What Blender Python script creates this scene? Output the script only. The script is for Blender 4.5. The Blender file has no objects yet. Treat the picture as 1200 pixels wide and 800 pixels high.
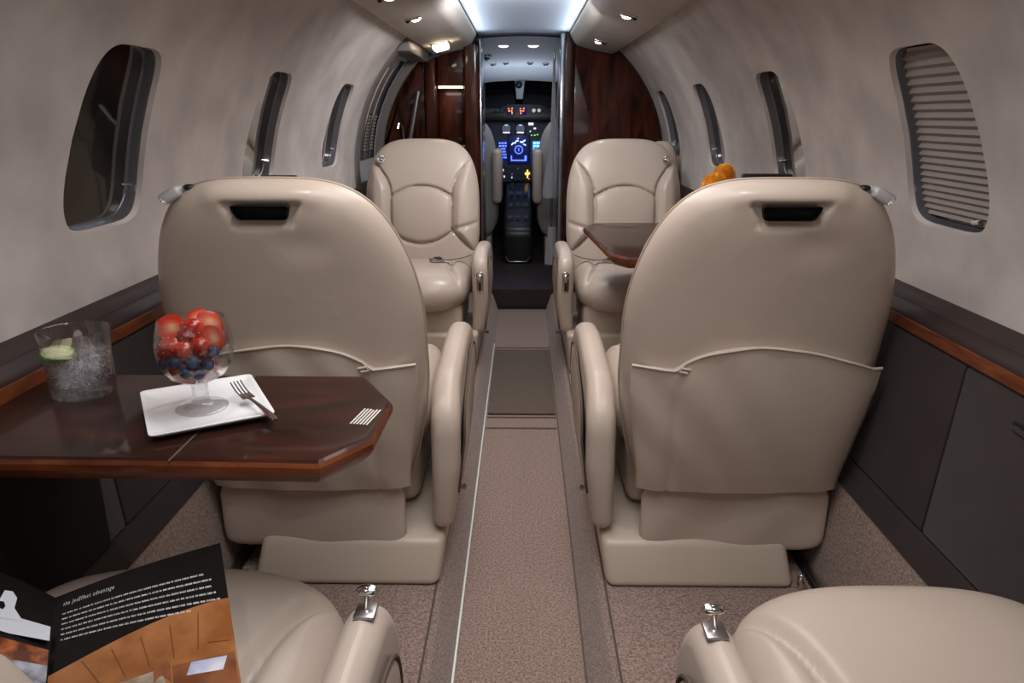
import bpy, bmesh, math, random
from mathutils import Vector, Matrix
from mathutils.geometry import delaunay_2d_cdt
random.seed(4)
PI = math.pi
scene = bpy.context.scene
COL = scene.collection

# ------------------------------------------------------------ camera, world, lights, exposure
F = 850.0
PITCH = math.atan(265 / F)
YAW = math.atan(12 / F)
EYE = 1.11
cam_d = bpy.data.cameras.new('camera')
cam = bpy.data.objects.new('camera', cam_d)
COL.objects.link(cam)
cam_d.sensor_width = 36.0
cam_d.lens = 36.0 * F / 1200.0
cam_d.clip_start = 0.02
cam.location = (0, 0, EYE)
cam.rotation_euler = (PI / 2 - PITCH, 0, YAW)
scene.camera = cam

scene.view_settings.view_transform = 'Standard'
scene.view_settings.look = 'None'
scene.view_settings.exposure = 0.0
scene.view_settings.gamma = 1.0
scene.view_settings.use_curve_mapping = False

world = bpy.data.worlds.new('night')
scene.world = world
world.use_nodes = True
world.node_tree.nodes['Background'].inputs[0].default_value = (0.02, 0.022, 0.03, 1)
world.node_tree.nodes['Background'].inputs[1].default_value = 0.3


def area(name, loc, rot, sx, sy, power, col):
    d = bpy.data.lights.new(name, 'AREA')
    d.shape = 'RECTANGLE'
    d.size, d.size_y = sx, sy
    d.energy = power
    d.color = col
    o = bpy.data.objects.new(name, d)
    o.location = loc
    o.rotation_euler = rot
    COL.objects.link(o)
    return o


def spot(name, loc, target, power, col, angle=70, blend=0.6, radius=0.015):
    d = bpy.data.lights.new(name, 'SPOT')
    d.energy = power
    d.color = col
    d.spot_size = math.radians(angle)
    d.spot_blend = blend
    d.shadow_soft_size = radius
    o = bpy.data.objects.new(name, d)
    o.location = loc
    o.rotation_euler = (Vector(target) - Vector(loc)).to_track_quat('-Z', 'Y').to_euler()
    COL.objects.link(o)
    return o


WARM = (1.0, 0.86, 0.72)
NEUT = (1.0, 0.93, 0.87)
COOL = (0.80, 0.88, 1.0)
area('ceiling_light_mid', (0, 1.85, 1.52), (0, 0, 0), 0.42, 1.3, 7.2, (1.0, 0.92, 0.90)).data.spread = math.radians(150)
area('ceiling_light_near', (0, 0.75, 1.52), (0, 0, 0), 0.40, 0.8, 5.6, (1.0, 0.98, 1.0)).data.spread = math.radians(150)
area('aft_fill_light', (0, -0.55, 1.40), (math.radians(58), 0, 0), 1.0, 0.30, 1.6, (1.0, 0.95, 0.99))  # unseen fill behind the camera, added to brighten the seat backs
area('forward_fill_light', (0.05, 2.80, 1.505), (0.55, 0.4, 0), 0.25, 0.25, 8.5, (1.0, 0.98, 1.0))  # unseen fill added above the front chairs to brighten the forward walls
for sx_ in (-1, 1):   # cove lamps hidden at the inner edges of the service panels, washing the ceiling
    area('cove_light', (sx_ * 0.228, 3.3, 1.480), (PI, -sx_ * 0.9, 0), 0.03, 1.6, 1.05, (0.85, 0.93, 1.0))

# ------------------------------------------------------------ materials
MATS = {}


def mat(name, col, rough=0.5, metal=0.0, emit=None, estr=1.0, trans=0.0, ior=1.45, coat=0.0,
        noise=None, bump=None, sheen=0.0, spec=0.5):
    """noise=(scale, colour2, detail, lo, hi)  bump=(scale, strength, distance)"""
    m = bpy.data.materials.new(name)
    m.use_nodes = True
    nt = m.node_tree
    b = nt.nodes['Principled BSDF']
    b.inputs['Base Color'].default_value = (*col, 1)
    b.inputs['Roughness'].default_value = rough
    b.inputs['Metallic'].default_value = metal
    b.inputs['IOR'].default_value = ior
    b.inputs['Transmission Weight'].default_value = trans
    b.inputs['Coat Weight'].default_value = coat
    b.inputs['Coat Roughness'].default_value = 0.03
    b.inputs['Sheen Weight'].default_value = sheen
    b.inputs['Specular IOR Level'].default_value = spec
    if emit:
        b.inputs['Emission Color'].default_value = (*emit, 1)
        b.inputs['Emission Strength'].default_value = estr
    tc = nt.nodes.new('ShaderNodeTexCoord')
    if noise:
        sc, c2, det, lo, hi = noise
        n = nt.nodes.new('ShaderNodeTexNoise')
        n.inputs['Scale'].default_value = sc
        n.inputs['Detail'].default_value = det
        r = nt.nodes.new('ShaderNodeValToRGB')
        r.color_ramp.elements[0].position = lo
        r.color_ramp.elements[1].position = hi
        r.color_ramp.elements[0].color = (*col, 1)
        r.color_ramp.elements[1].color = (*c2, 1)
        nt.links.new(tc.outputs['Object'], n.inputs['Vector'])
        nt.links.new(n.outputs['Fac'], r.inputs['Fac'])
        nt.links.new(r.outputs['Color'], b.inputs['Base Color'])
    if bump:
        sc, st, di = bump
        n = nt.nodes.new('ShaderNodeTexNoise')
        n.inputs['Scale'].default_value = sc
        n.inputs['Detail'].default_value = 3
        bp = nt.nodes.new('ShaderNodeBump')
        bp.inputs['Strength'].default_value = st
        bp.inputs['Distance'].default_value = di
        nt.links.new(tc.outputs['Object'], n.inputs['Vector'])
        nt.links.new(n.outputs['Fac'], bp.inputs['Height'])
        nt.links.new(bp.outputs['Normal'], b.inputs['Normal'])
    MATS[name] = m
    return m


def wood_mat(name, c1, c2, scale=3.0, axis=(6, 1, 6)):
    m = mat(name, c1, rough=0.35, coat=0.35, spec=0.2)
    nt = m.node_tree
    b = nt.nodes['Principled BSDF']
    b.inputs['Coat Roughness'].default_value = 0.05
    tc = nt.nodes.new('ShaderNodeTexCoord')
    mp = nt.nodes.new('ShaderNodeMapping')
    mp.inputs['Scale'].default_value = axis
    n = nt.nodes.new('ShaderNodeTexNoise')
    n.inputs['Scale'].default_value = scale
    n.inputs['Detail'].default_value = 6
    n.inputs['Distortion'].default_value = 1.2
    r = nt.nodes.new('ShaderNodeValToRGB')
    r.color_ramp.elements[0].position = 0.35
    r.color_ramp.elements[1].position = 0.68
    r.color_ramp.elements[0].color = (*c1, 1)
    r.color_ramp.elements[1].color = (*c2, 1)
    nt.links.new(tc.outputs['Object'], mp.inputs['Vector'])
    nt.links.new(mp.outputs['Vector'], n.inputs['Vector'])
    nt.links.new(n.outputs['Fac'], r.inputs['Fac'])
    nt.links.new(r.outputs['Color'], b.inputs['Base Color'])
    return m


LEATHER = mat('tan_leather', (0.50, 0.415, 0.345), 0.31, noise=(3.0, (0.56, 0.468, 0.39), 3, 0.3, 0.7), bump=(260, 0.12, 0.0012))
nt_l = LEATHER.node_tree
b_l = nt_l.nodes['Principled BSDF']
fine = b_l.inputs['Normal'].links[0].from_node
n_l = nt_l.nodes.new('ShaderNodeTexNoise')
n_l.inputs['Scale'].default_value = 14
n_l.inputs['Detail'].default_value = 2
n_l.inputs['Distortion'].default_value = 1.0
bp_l = nt_l.nodes.new('ShaderNodeBump')
bp_l.inputs['Strength'].default_value = 0.10
bp_l.inputs['Distance'].default_value = 0.010
nt_l.links.new(n_l.outputs['Fac'], bp_l.inputs['Height'])
nt_l.links.new([n for n in nt_l.nodes if n.type == 'TEX_COORD'][0].outputs['Object'], n_l.inputs['Vector'])
nt_l.links.new(fine.outputs['Normal'], bp_l.inputs['Normal'])
nt_l.links.new(bp_l.outputs['Normal'], b_l.inputs['Normal'])
LEATHERD = mat('leather_welt', (0.42, 0.345, 0.28), 0.45)
LEATHER2 = mat('tan_moulding', (0.52, 0.435, 0.35), 0.33, bump=(180, 0.05, 0.001))
PIPING = mat('pale_piping', (0.62, 0.55, 0.46), 0.4)
SEAM = mat('dark_seam', (0.10, 0.075, 0.055), 0.8)
WALLM = mat('mottled_ultraleather', (0.43, 0.39, 0.37), 0.75, noise=(7.0, (0.585, 0.53, 0.495), 8, 0.34, 0.68), bump=(35, 0.08, 0.004))
PSUM = mat('headliner_panel', (0.47, 0.43, 0.39), 0.7, noise=(6.0, (0.53, 0.49, 0.45), 5, 0.3, 0.7))
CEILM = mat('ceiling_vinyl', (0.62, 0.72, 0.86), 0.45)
LEDGEM = mat('brown_ledge_leather', (0.028, 0.017, 0.016), 0.5, noise=(10, (0.040, 0.025, 0.023), 4, 0.3, 0.7), bump=(200, 0.1, 0.001))
SUEDE = mat('dark_brown_suede', (0.019, 0.011, 0.010), 0.85, noise=(14, (0.028, 0.017, 0.016), 6, 0.3, 0.7), sheen=0.15, bump=(300, 0.15, 0.001))
CARPET = mat('rose_beige_carpet', (0.15, 0.105, 0.085), 0.95, noise=(190, (0.42, 0.295, 0.245), 4, 0.34, 0.66), bump=(300, 0.9, 0.004), sheen=0.25)
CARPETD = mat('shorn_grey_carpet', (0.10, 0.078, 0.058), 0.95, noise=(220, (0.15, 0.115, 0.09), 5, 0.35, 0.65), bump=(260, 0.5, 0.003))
CARPETW = mat('wedge_carpet', (0.24, 0.18, 0.15), 0.95, noise=(210, (0.48, 0.375, 0.32), 4, 0.34, 0.66), bump=(300, 0.9, 0.004))
WOOD = wood_mat('lacquered_mahogany', (0.011, 0.0035, 0.002), (0.040, 0.010, 0.005), 2.5, (1.5, 5, 5))
WOODV = wood_mat('lacquered_mahogany_upright', (0.012, 0.003, 0.002), (0.095, 0.019, 0.008), 2.6, (6, 6, 1.2))
WOODE = wood_mat('mahogany_edge', (0.10, 0.024, 0.009), (0.20, 0.055, 0.018), 3.0, (3, 3, 12))
CHROME = mat('chrome', (0.75, 0.73, 0.70), 0.12, 1.0)
STEEL = mat('brushed_steel', (0.45, 0.44, 0.44), 0.3, 1.0)
REVEAL = mat('polished_reveal', (0.11, 0.11, 0.125), 0.2, 0.1, coat=0.5)
BLACKM = mat('black_plastic', (0.012, 0.012, 0.013), 0.35)
MATTEB = mat('matte_black', (0.006, 0.006, 0.006), 0.9)
def thin_glass(name, refr, ior, tint=(1, 1, 1)):
    m = bpy.data.materials.new(name)
    m.use_nodes = True
    nt = m.node_tree
    nt.nodes.clear()
    out = nt.nodes.new('ShaderNodeOutputMaterial')
    tr = nt.nodes.new('ShaderNodeBsdfTransparent')
    tr.inputs[0].default_value = (*tint, 1)
    gl_ = nt.nodes.new('ShaderNodeBsdfGlossy')
    gl_.inputs['Roughness'].default_value = 0.02
    gs_ = nt.nodes.new('ShaderNodeBsdfGlass')
    gs_.inputs['IOR'].default_value = ior
    gs_.inputs['Roughness'].default_value = 0.0
    lw = nt.nodes.new('ShaderNodeLayerWeight')
    pw = nt.nodes.new('ShaderNodeMath')
    pw.operation = 'POWER'
    pw.inputs[1].default_value = 3.5
    fr = nt.nodes.new('ShaderNodeMath')
    fr.operation = 'MULTIPLY_ADD'
    fr.inputs[1].default_value = 0.95
    fr.inputs[2].default_value = 0.06
    nt.links.new(lw.outputs['Facing'], pw.inputs[0])
    nt.links.new(pw.outputs[0], fr.inputs[0])
    m1 = nt.nodes.new('ShaderNodeMixShader')
    m2 = nt.nodes.new('ShaderNodeMixShader')
    m1.inputs[0].default_value = refr
    nt.links.new(tr.outputs[0], m1.inputs[1])
    nt.links.new(gs_.outputs[0], m1.inputs[2])
    nt.links.new(fr.outputs[0], m2.inputs[0])
    nt.links.new(m1.outputs[0], m2.inputs[1])
    nt.links.new(gl_.outputs[0], m2.inputs[2])
    nt.links.new(m2.outputs[0], out.inputs[0])
    MATS[name] = m
    return m


GLASS = thin_glass('clear_glass', 0.38, 1.45)
BOWLG = thin_glass('bowl_glass', 0.05, 1.45)
STEMG = thin_glass('stem_glass', 0.25, 1.45)
PANE = mat('window_acrylic', (0.010, 0.009, 0.009), 0.05, coat=1.0, noise=(5, (0.03, 0.026, 0.022), 3, 0.4, 0.65))
WATER = thin_glass('water', 0.3, 1.2, (0.97, 0.98, 1.0))
PORC = mat('white_porcelain', (0.86, 0.86, 0.87), 0.12, coat=0.5)
SHADE = mat('pleated_shade_fabric', (0.30, 0.265, 0.24), 0.7)
GREY = mat('grey_door_seal', (0.19, 0.175, 0.165), 0.45)
DPANE = mat('door_pane', (0.17, 0.185, 0.26), 0.12, coat=1.0)  # blue-grey base colour paints in the reflection on the door window
DOORM = mat('door_liner', (0.50, 0.49, 0.50), 0.4)
CLEARP = mat('clear_plastic_guide', (0.75, 0.76, 0.78), 0.15, trans=0.6, ior=1.4)
MIRROR = mat('mirror_edge', (0.42, 0.44, 0.48), 0.18, 0.9)
CURT = mat('silver_curtain', (0.42, 0.42, 0.44), 0.5, sheen=0.3)
SHEEP = mat('grey_seat_cover', (0.30, 0.28, 0.27), 0.95, bump=(120, 0.6, 0.004))
COCKP = mat('cockpit_liner', (0.50, 0.54, 0.60), 0.6)
PANELM = mat('instrument_grey', (0.060, 0.075, 0.115), 0.5)
WSPANE = mat('windshield_night', (0.004, 0.004, 0.005), 0.12, spec=0.2)
WEBB = mat('seat_belt_webbing', (0.16, 0.12, 0.09), 0.7)


def emis(name, col, s):
    return mat(name, (0.02, 0.02, 0.02), 0.4, emit=col, estr=s)


# ------------------------------------------------------------ helpers
def link(o, parent=None):
    COL.objects.link(o)
    if parent is not None:
        o.parent = parent
    return o


def tag(o, label=None, cat=None, group=None, kind=None):
    if label:
        o['label'] = label
    if cat:
        o['category'] = cat
    if group:
        o['group'] = group
    if kind:
        o['kind'] = kind
    return o


def bm_obj(name, bm, m, parent=None, smooth=True, auto=40):
    me = bpy.data.meshes.new(name)
    bmesh.ops.recalc_face_normals(bm, faces=bm.faces)
    if smooth:
        for f in bm.faces:
            f.smooth = True
        lim = math.radians(auto)
        for e in bm.edges:
            if len(e.link_faces) == 2 and e.calc_face_angle(0) > lim:
                e.smooth = False
    bm.to_mesh(me)
    bm.free()
    me.materials.append(m)
    return link(bpy.data.objects.new(name, me), parent)


def empty(name, loc=(0, 0, 0), rz=0, parent=None):
    o = bpy.data.objects.new(name, None)
    o.location = loc
    o.rotation_euler = (0, 0, rz)
    o.empty_display_size = 0.05
    return link(o, parent)


def a_box(bm, x0, x1, y0, y1, z0, z1, bev=0.0, seg=2, taper=None, M=None):
    r = bmesh.ops.create_cube(bm, size=1)
    vs = r['verts']
    for v in vs:
        tx = taper if (taper and v.co.z > 0) else (1, 1)
        v.co = Vector(((x0 + x1) / 2 + v.co.x * (x1 - x0) * tx[0], (y0 + y1) / 2 + v.co.y * (y1 - y0) * tx[1],
                       (z0 + z1) / 2 + v.co.z * (z1 - z0)))
    if bev > 0:
        es = list({e for v in vs for e in v.link_edges})
        r2 = bmesh.ops.bevel(bm, geom=es, offset=bev, segments=seg, affect='EDGES', profile=0.5)
        vs = list({v for f in r2['faces'] for v in f.verts} | {v for v in vs if v.is_valid})
    if M is not None:
        bmesh.ops.transform(bm, matrix=M, verts=[v for v in vs if v.is_valid])
    return vs


def box(name, x0, x1, y0, y1, z0, z1, m, parent=None, bev=0.0, seg=2, taper=None, M=None):
    bm = bmesh.new()
    a_box(bm, x0, x1, y0, y1, z0, z1, bev, seg, taper, M)
    return bm_obj(name, bm, m, parent)


def a_tube(bm, pts, r, n=8, cap=True, radii=None, flat=1.0):
    pts = [Vector(p) for p in pts]
    rings = []
    prev = None
    for i, p in enumerate(pts):
        a = pts[max(i - 1, 0)]
        b = pts[min(i + 1, len(pts) - 1)]
        t = (b - a).normalized()
        if prev is None:
            u = Vector((0, 0, 1)) if abs(t.z) < 0.9 else Vector((1, 0, 0))
        else:
            u = prev
        w = t.cross(u)
        if w.length < 1e-6:
            w = t.cross(Vector((0, 1, 0)))
        w.normalize()
        u = w.cross(t).normalized()
        prev = u
        rr = radii[i] if radii else r
        rings.append([bm.verts.new(p + (w * math.cos(2 * PI * k / n) + u * math.sin(2 * PI * k / n) * flat) * rr) for k in range(n)])
    for i in range(len(rings) - 1):
        for k in range(n):
            bm.faces.new((rings[i][k], rings[i][(k + 1) % n], rings[i + 1][(k + 1) % n], rings[i + 1][k]))
    if cap:
        bm.faces.new(rings[0][::-1])
        bm.faces.new(rings[-1])


def tube(name, pts, r, m, parent=None, n=8, **k):
    bm = bmesh.new()
    a_tube(bm, pts, r, n, **k)
    return bm_obj(name, bm, m, parent)


def a_lathe(bm, prof, n=32, c=(0, 0, 0), rad=None):
    rings = []
    for r, z in prof:
        if r < 1e-6:
            rings.append([bm.verts.new((c[0], c[1], c[2] + z))])
        else:
            rings.append([bm.verts.new((c[0] + (r * (rad(k, z) if rad else 1)) * math.cos(2 * PI * k / n),
                                        c[1] + (r * (rad(k, z) if rad else 1)) * math.sin(2 * PI * k / n), c[2] + z)) for k in range(n)])
    for i in range(len(rings) - 1):
        A, B = rings[i], rings[i + 1]
        for k in range(n):
            k2 = (k + 1) % n
            if len(A) == 1 and len(B) == 1:
                continue
            if len(A) == 1:
                bm.faces.new((A[0], B[k2], B[k]))
            elif len(B) == 1:
                bm.faces.new((A[k], A[k2], B[0]))
            else:
                bm.faces.new((A[k], A[k2], B[k2], B[k]))


def lathe(name, prof, m, parent=None, n=32, c=(0, 0, 0), rad=None, auto=40):
    bm = bmesh.new()
    a_lathe(bm, prof, n, c, rad)
    return bm_obj(name, bm, m, parent, auto=auto)


def a_prism(bm, outline, axis, t0, t1, bev=0.0, seg=2):
    """outline: list of 2D points; axis: 'x','y','z' extrusion"""
    def P(a, b, t):
        return {'x': (t, a, b), 'y': (a, t, b), 'z': (a, b, t)}[axis]
    A = [bm.verts.new(P(a, b, t0)) for a, b in outline]
    B = [bm.verts.new(P(a, b, t1)) for a, b in outline]
    n = len(A)
    fs = [bm.faces.new(A[::-1]), bm.faces.new(B)]
    side = []
    for i in range(n):
        side.append(bm.faces.new((A[i], A[(i + 1) % n], B[(i + 1) % n], B[i])))
    bmesh.ops.recalc_face_normals(bm, faces=bm.faces)
    if bev > 0:
        es = list({e for f in fs for e in f.edges})
        bmesh.ops.bevel(bm, geom=es, offset=bev, segments=seg, affect='EDGES', profile=0.5)


def prism(name, outline, axis, t0, t1, m, parent=None, bev=0.0, seg=2, M=None):
    bm = bmesh.new()
    a_prism(bm, outline, axis, t0, t1, bev, seg)
    if M is not None:
        bmesh.ops.transform(bm, matrix=M, verts=bm.verts)
    return bm_obj(name, bm, m, parent)


def round_poly(pts, r, seg=6):
    out = []
    n = len(pts)
    for i in range(n):
        p = Vector(pts[i][:2]); a = Vector(pts[i - 1][:2]); b = Vector(pts[(i + 1) % n][:2])
        rr = pts[i][2] if len(pts[i]) > 2 else r
        if rr <= 0:
            out.append((p.x, p.y)); continue
        da = (a - p); db = (b - p)
        d = min(rr, da.length * 0.48, db.length * 0.48)
        A = p + da.normalized() * d; B = p + db.normalized() * d
        for k in range(seg + 1):
            t = k / seg
            q = A * (1 - t) ** 2 + p * 2 * t * (1 - t) + B * t * t
            out.append((q.x, q.y))
    return out


def strip_y(name, profile, y0, y1, m, ny=1):
    """open profile (x,z) extruded along y"""
    bm = bmesh.new()
    rows = []
    for j in range(ny + 1):
        y = y0 + (y1 - y0) * j / ny
        rows.append([bm.verts.new((x, y, z)) for x, z in profile])
    for j in range(ny):
        for i in range(len(profile) - 1):
            bm.faces.new((rows[j][i], rows[j][i + 1], rows[j + 1][i + 1], rows[j + 1][i]))
    return bm_obj(name, bm, m, None, smooth=False)


def pillow(name, W, H, T, m, parent=None, N=28, nt_=3.5, nb=5.0, mexp=6, warp=None, dispF=None, dispB=None, place=None, thick_b=1.0):
    """closed cushion in (a=x, b=height) with thickness along y. place(x,b,y)->Vector"""
    bm = bmesh.new()
    grids = []
    for side in (1, -1):
        g = []
        for j in range(-N, N + 1):
            row = []
            for i in range(-N, N + 1):
                a, b = i / N, j / N
                r = max(abs(a), abs(b))
                if r > 0:
                    n = nt_ if b >= 0 else nb
                    nn = (abs(a / r) ** n + abs(b / r) ** n) ** (1 / n)
                    rr = math.sin(r * PI / 2) ** 0.9
                    rr = 0.35 * r + 0.65 * rr
                    pa, pb = a / r / nn * rr, b / r / nn * rr
                else:
                    rr = pa = pb = 0.0
                e = max(0.0, 1 - rr ** mexp) ** 0.5 if r < 1 else 0.0
                x, z = pa * W, pb * H
                if warp:
                    x, z = warp(x, z)
                y = side * T * e * (1 if side > 0 else thick_b)
                if side > 0 and dispF:
                    y += dispF(x, z) * min(1, e * 1.3)
                if side < 0 and dispB:
                    y -= dispB(x, z) * min(1, e * 1.3)
                v = Vector((x, y, z)) if place is None else place(x, z, y)
                row.append((v, r >= 1))
            g.append(row)
        grids.append(g)
    S = 2 * N + 1
    V = [[[None] * S for _ in range(S)] for _ in range(2)]
    for j in range(S):
        for i in range(S):
            v, rim = grids[0][j][i]
            V[0][j][i] = bm.verts.new(v)
            V[1][j][i] = V[0][j][i] if rim else bm.verts.new(grids[1][j][i][0])
    for j in range(S - 1):
        for i in range(S - 1):
            bm.faces.new((V[0][j][i], V[0][j][i + 1], V[0][j + 1][i + 1], V[0][j + 1][i]))
            bm.faces.new((V[1][j][i], V[1][j + 1][i], V[1][j + 1][i + 1], V[1][j][i + 1]))
    return bm_obj(name, bm, m, parent, auto=85)


def ell(name, c, r, m, parent=None, n=16, M=None, fn=None):
    bm = bmesh.new()
    bmesh.ops.create_uvsphere(bm, u_segments=n, v_segments=max(6, n * 2 // 3), radius=1)
    for v in bm.verts:
        if fn:
            v.co = fn(v.co)
        v.co = Vector((v.co.x * r[0], v.co.y * r[1], v.co.z * r[2]))
    if M is not None:
        bmesh.ops.transform(bm, matrix=M, verts=bm.verts)
    bmesh.ops.translate(bm, vec=c, verts=bm.verts)
    return bm_obj(name, bm, m, parent, auto=80)


def rotm(rx=0, ry=0, rz=0):
    return (Matrix.Rotation(rz, 4, 'Z') @ Matrix.Rotation(ry, 4, 'Y') @ Matrix.Rotation(rx, 4, 'X'))


# ------------------------------------------------------------ cabin shell
R, CZ = 0.78, 0.85
YB, YF = -1.0, 4.16
WIN_Y = [0.525, 1.365, 2.182, 3.01, 3.84]
S0 = R * math.asin((0.775 - CZ) / R)
S1 = R * math.asin((1.44 - CZ) / R)
WSC, WSH, WYH = 0.226, 0.168, 0.126


def cyl(side, y, s, rad=R):
    a = s / R
    return Vector((side * rad * math.cos(a), y, CZ + rad * math.sin(a)))


def win_outline(yc, k=1.0, n=40, ex=4.8, dy=0.0):
    out = []
    for i in range(n):
        t = 2 * PI * i / n
        c, s = math.cos(t), math.sin(t)
        sy = abs(c) ** (2 / ex) * (1 if c >= 0 else -1)
        ss = abs(s) ** (2 / ex) * (1 if s >= 0 else -1)
        # windows narrow a little towards the top
        wy = WYH * (1 - 0.12 * ss)
        out.append((yc + dy + 0.018 * ss + wy * k * sy, WSC + (WSH - (1 - k) * WYH) * ss))
    return out


def wall_patch(name, side, y0, y1, wins, m, rad=R, s0=S0, s1=S1):
    pts, edges = [], []
    bp = []
    ny = int((y1 - y0) / 0.06) + 1
    ns = 14
    for i in range(ny + 1):
        bp.append((y0 + (y1 - y0) * i / ny, s0))
    for j in range(1, ns + 1):
        bp.append((y1, s0 + (s1 - s0) * j / ns))
    for i in range(ny - 1, -1, -1):
        bp.append((y0 + (y1 - y0) * i / ny, s1))
    for j in range(ns - 1, 0, -1):
        bp.append((y0, s0 + (s1 - s0) * j / ns))
    b0 = len(pts)
    pts += bp
    edges += [(b0 + i, b0 + (i + 1) % len(bp)) for i in range(len(bp))]
    outs = [win_outline(w, n=64) for w in wins]
    for o in outs:
        b0 = len(pts)
        pts += o
        edges += [(b0 + i, b0 + (i + 1) % len(o)) for i in range(len(o))]

    def inside(p, w):
        y, s = p
        ss = (s - WSC) / WSH
        if abs(ss) >= 1.06:
            return False
        yy = (y - w - 0.018 * ss) / (WYH * (1 - 0.12 * ss))
        return abs(yy) ** 4.8 + abs(ss) ** 4.8 < 1
    for i in range(1, ny):
        for j in range(1, ns):
            p = (y0 + (y1 - y0) * i / ny, s0 + (s1 - s0) * j / ns)
            if not any(inside((w + (p[0] - w) * 0.93, WSC + (p[1] - WSC) * 0.93), w) for w in wins):
                pts.append(p)
    v2, e2, f2, *_ = delaunay_2d_cdt([Vector(p) for p in pts], edges, [], 0, 1e-6)
    bm = bmesh.new()
    vs = [bm.verts.new(cyl(side, v.x, v.y, rad)) for v in v2]
    for f in f2:
        c = sum((v2[i] for i in f), Vector((0, 0))) / len(f)
        if any(inside((c.x, c.y), w) for w in wins):
            continue
        try:
            bm.faces.new([vs[i] for i in f])
        except ValueError:
            pass
    bmesh.ops.delete(bm, geom=[v for v in bm.verts if not v.link_faces], context='VERTS')
    me = bpy.data.meshes.new(name)
    for f in bm.faces:
        f.smooth = True
    bmesh.ops.recalc_face_normals(bm, faces=bm.faces)
    bm.to_mesh(me)
    bm.free()
    me.materials.append(m)
    o = link(bpy.data.objects.new(name, me))
    return tag(o, kind='structure')


def loft(rings, close=True):
    bm = bmesh.new()
    R_ = [[bm.verts.new(p) for p in r] for r in rings]
    n = len(R_[0])
    for a, b in zip(R_, R_[1:]):
        for k in range(n if close else n - 1):
            bm.faces.new((a[k], a[(k + 1) % n], b[(k + 1) % n], b[k]))
    return bm


wall_patch('wall_right', 1, YB, 4.36, WIN_Y, WALLM)
wall_patch('wall_left_galley', -1, 4.10, 4.40, [], WALLM, rad=R + 0.004)
wall_patch('wall_left', -1, YB, 3.44, WIN_Y[:4], WALLM)


def ring(side, yc, k, rad):
    return [cyl(side, y, s, rad) for y, s in win_outline(yc, k, n=64)]


def window(name, side, yc, shade=None):
    t = empty(name, cyl(side, yc, WSC, R + 0.03))
    tag(t, kind='structure')
    off = -t.location
    def L(rs):
        return [[p + off for p in r] for r in rs]
    # reveal: rounded lip, then polished liner, rear lip
    bm = loft(L([ring(side, yc, 1.0, R), ring(side, yc, 0.985, R + 0.004), ring(side, yc, 0.965, R + 0.009)]))
    bm_obj('lip', bm, WALLM, t, auto=80)
    bm = loft(L([ring(side, yc, 0.965, R + 0.009), ring(side, yc, 0.955, R + 0.012), ring(side, yc, 0.945, R + 0.026),
                 ring(side, yc, 0.93, R + 0.031), ring(side, yc, 0.90, R + 0.033)]))
    bm_obj('window_frame', bm, REVEAL, t, auto=60)
    # pane: filled curved sheet with thickness
    for nm, rad, k, mm in (('pane', R + 0.0315, 0.93, PANE),):
        bm = bmesh.new()
        N = 12
        rows = []
        for q in range(N + 1):
            kk = k * q / N
            if q == 0:
                rows.append([bm.verts.new(cyl(side, yc, WSC, rad) + off)])
            else:
                rr = []
                for y, s in win_outline(yc, k, n=64):
                    yy = yc + (y - yc) * q / N
                    ss = WSC + (s - WSC) * q / N
                    rr.append(bm.verts.new(cyl(side, yy, ss, rad) + off))
                rows.append(rr)
        n = 64
        for kx in range(n):
            bm.faces.new((rows[0][0], rows[1][kx], rows[1][(kx + 1) % n]))
        for a, b in zip(rows[1:], rows[2:]):
            for kx in range(n):
                bm.faces.new((a[kx], a[(kx + 1) % n], b[(kx + 1) % n], b[kx]))
        bm_obj(nm, bm, mm, t, auto=80)
    if shade is not None:
        # accordion shade, pulled down from the top to s = shade
        bm = bmesh.new()
        s = WSC + WSH * 0.93
        rows = []
        k = 0
        while s > shade:
            ss = (s - WSC) / WSH
            w = WYH * 0.975 * (1 - 0.12 * ss) * max(0.0, 1 - abs(ss / 0.945) ** 4.8) ** (1 / 4.8)
            rad = R + (0.028 if k % 2 else 0.021)
            rows.append([bm.verts.new(cyl(side, yc + 0.018 * ss + w * (i / 6 - 1), s, rad) + off) for i in range(13)])
            # pleats sit closer together towards the sill
            frac = (WSC + WSH - s) / (2 * WSH)
            s -= 0.0088 - 0.0035 * frac
            k += 1
        for a, b in zip(rows, rows[1:]):
            for i in range(12):
                bm.faces.new((a[i], a[i + 1], b[i + 1], b[i]))
        bm_obj('pleated_shade', bm, SHADE, t, smooth=False)
        y0, s0 = yc - 0.05, shade + 0.004
        bm = bmesh.new()
        a_tube(bm, [cyl(side, yc - 0.095, WSC - WSH * 0.86, R + 0.017) + off, cyl(side, yc - 0.075, WSC - WSH * 0.88, R + 0.017) + off], 0.005, 8)
        bm_obj('shade_tab', bm, CHROME, t)
    else:
        # a thin shade rail across the lower far corner of the liner
        bm = bmesh.new()
        a_tube(bm, [cyl(side, yc + WYH * 0.98, WSC - WSH * 0.62, R + 0.008) + off, cyl(side, yc + WYH * 0.78, WSC - WSH * 0.60, R + 0.04) + off], 0.0025, 6)
        bm_obj('shade_rail', bm, CHROME, t)
    return t


nwin = 1
for i, y in enumerate(WIN_Y):
    window('window_%d' % nwin, 1, y, shade=(WSC - WSH * 0.91) if i == 1 else None)
    nwin += 1
for i, y in enumerate(WIN_Y[:4]):
    window('window_%d' % nwin, -1, y)
    nwin += 1


def struct(o):
    return tag(o, kind='structure')


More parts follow.
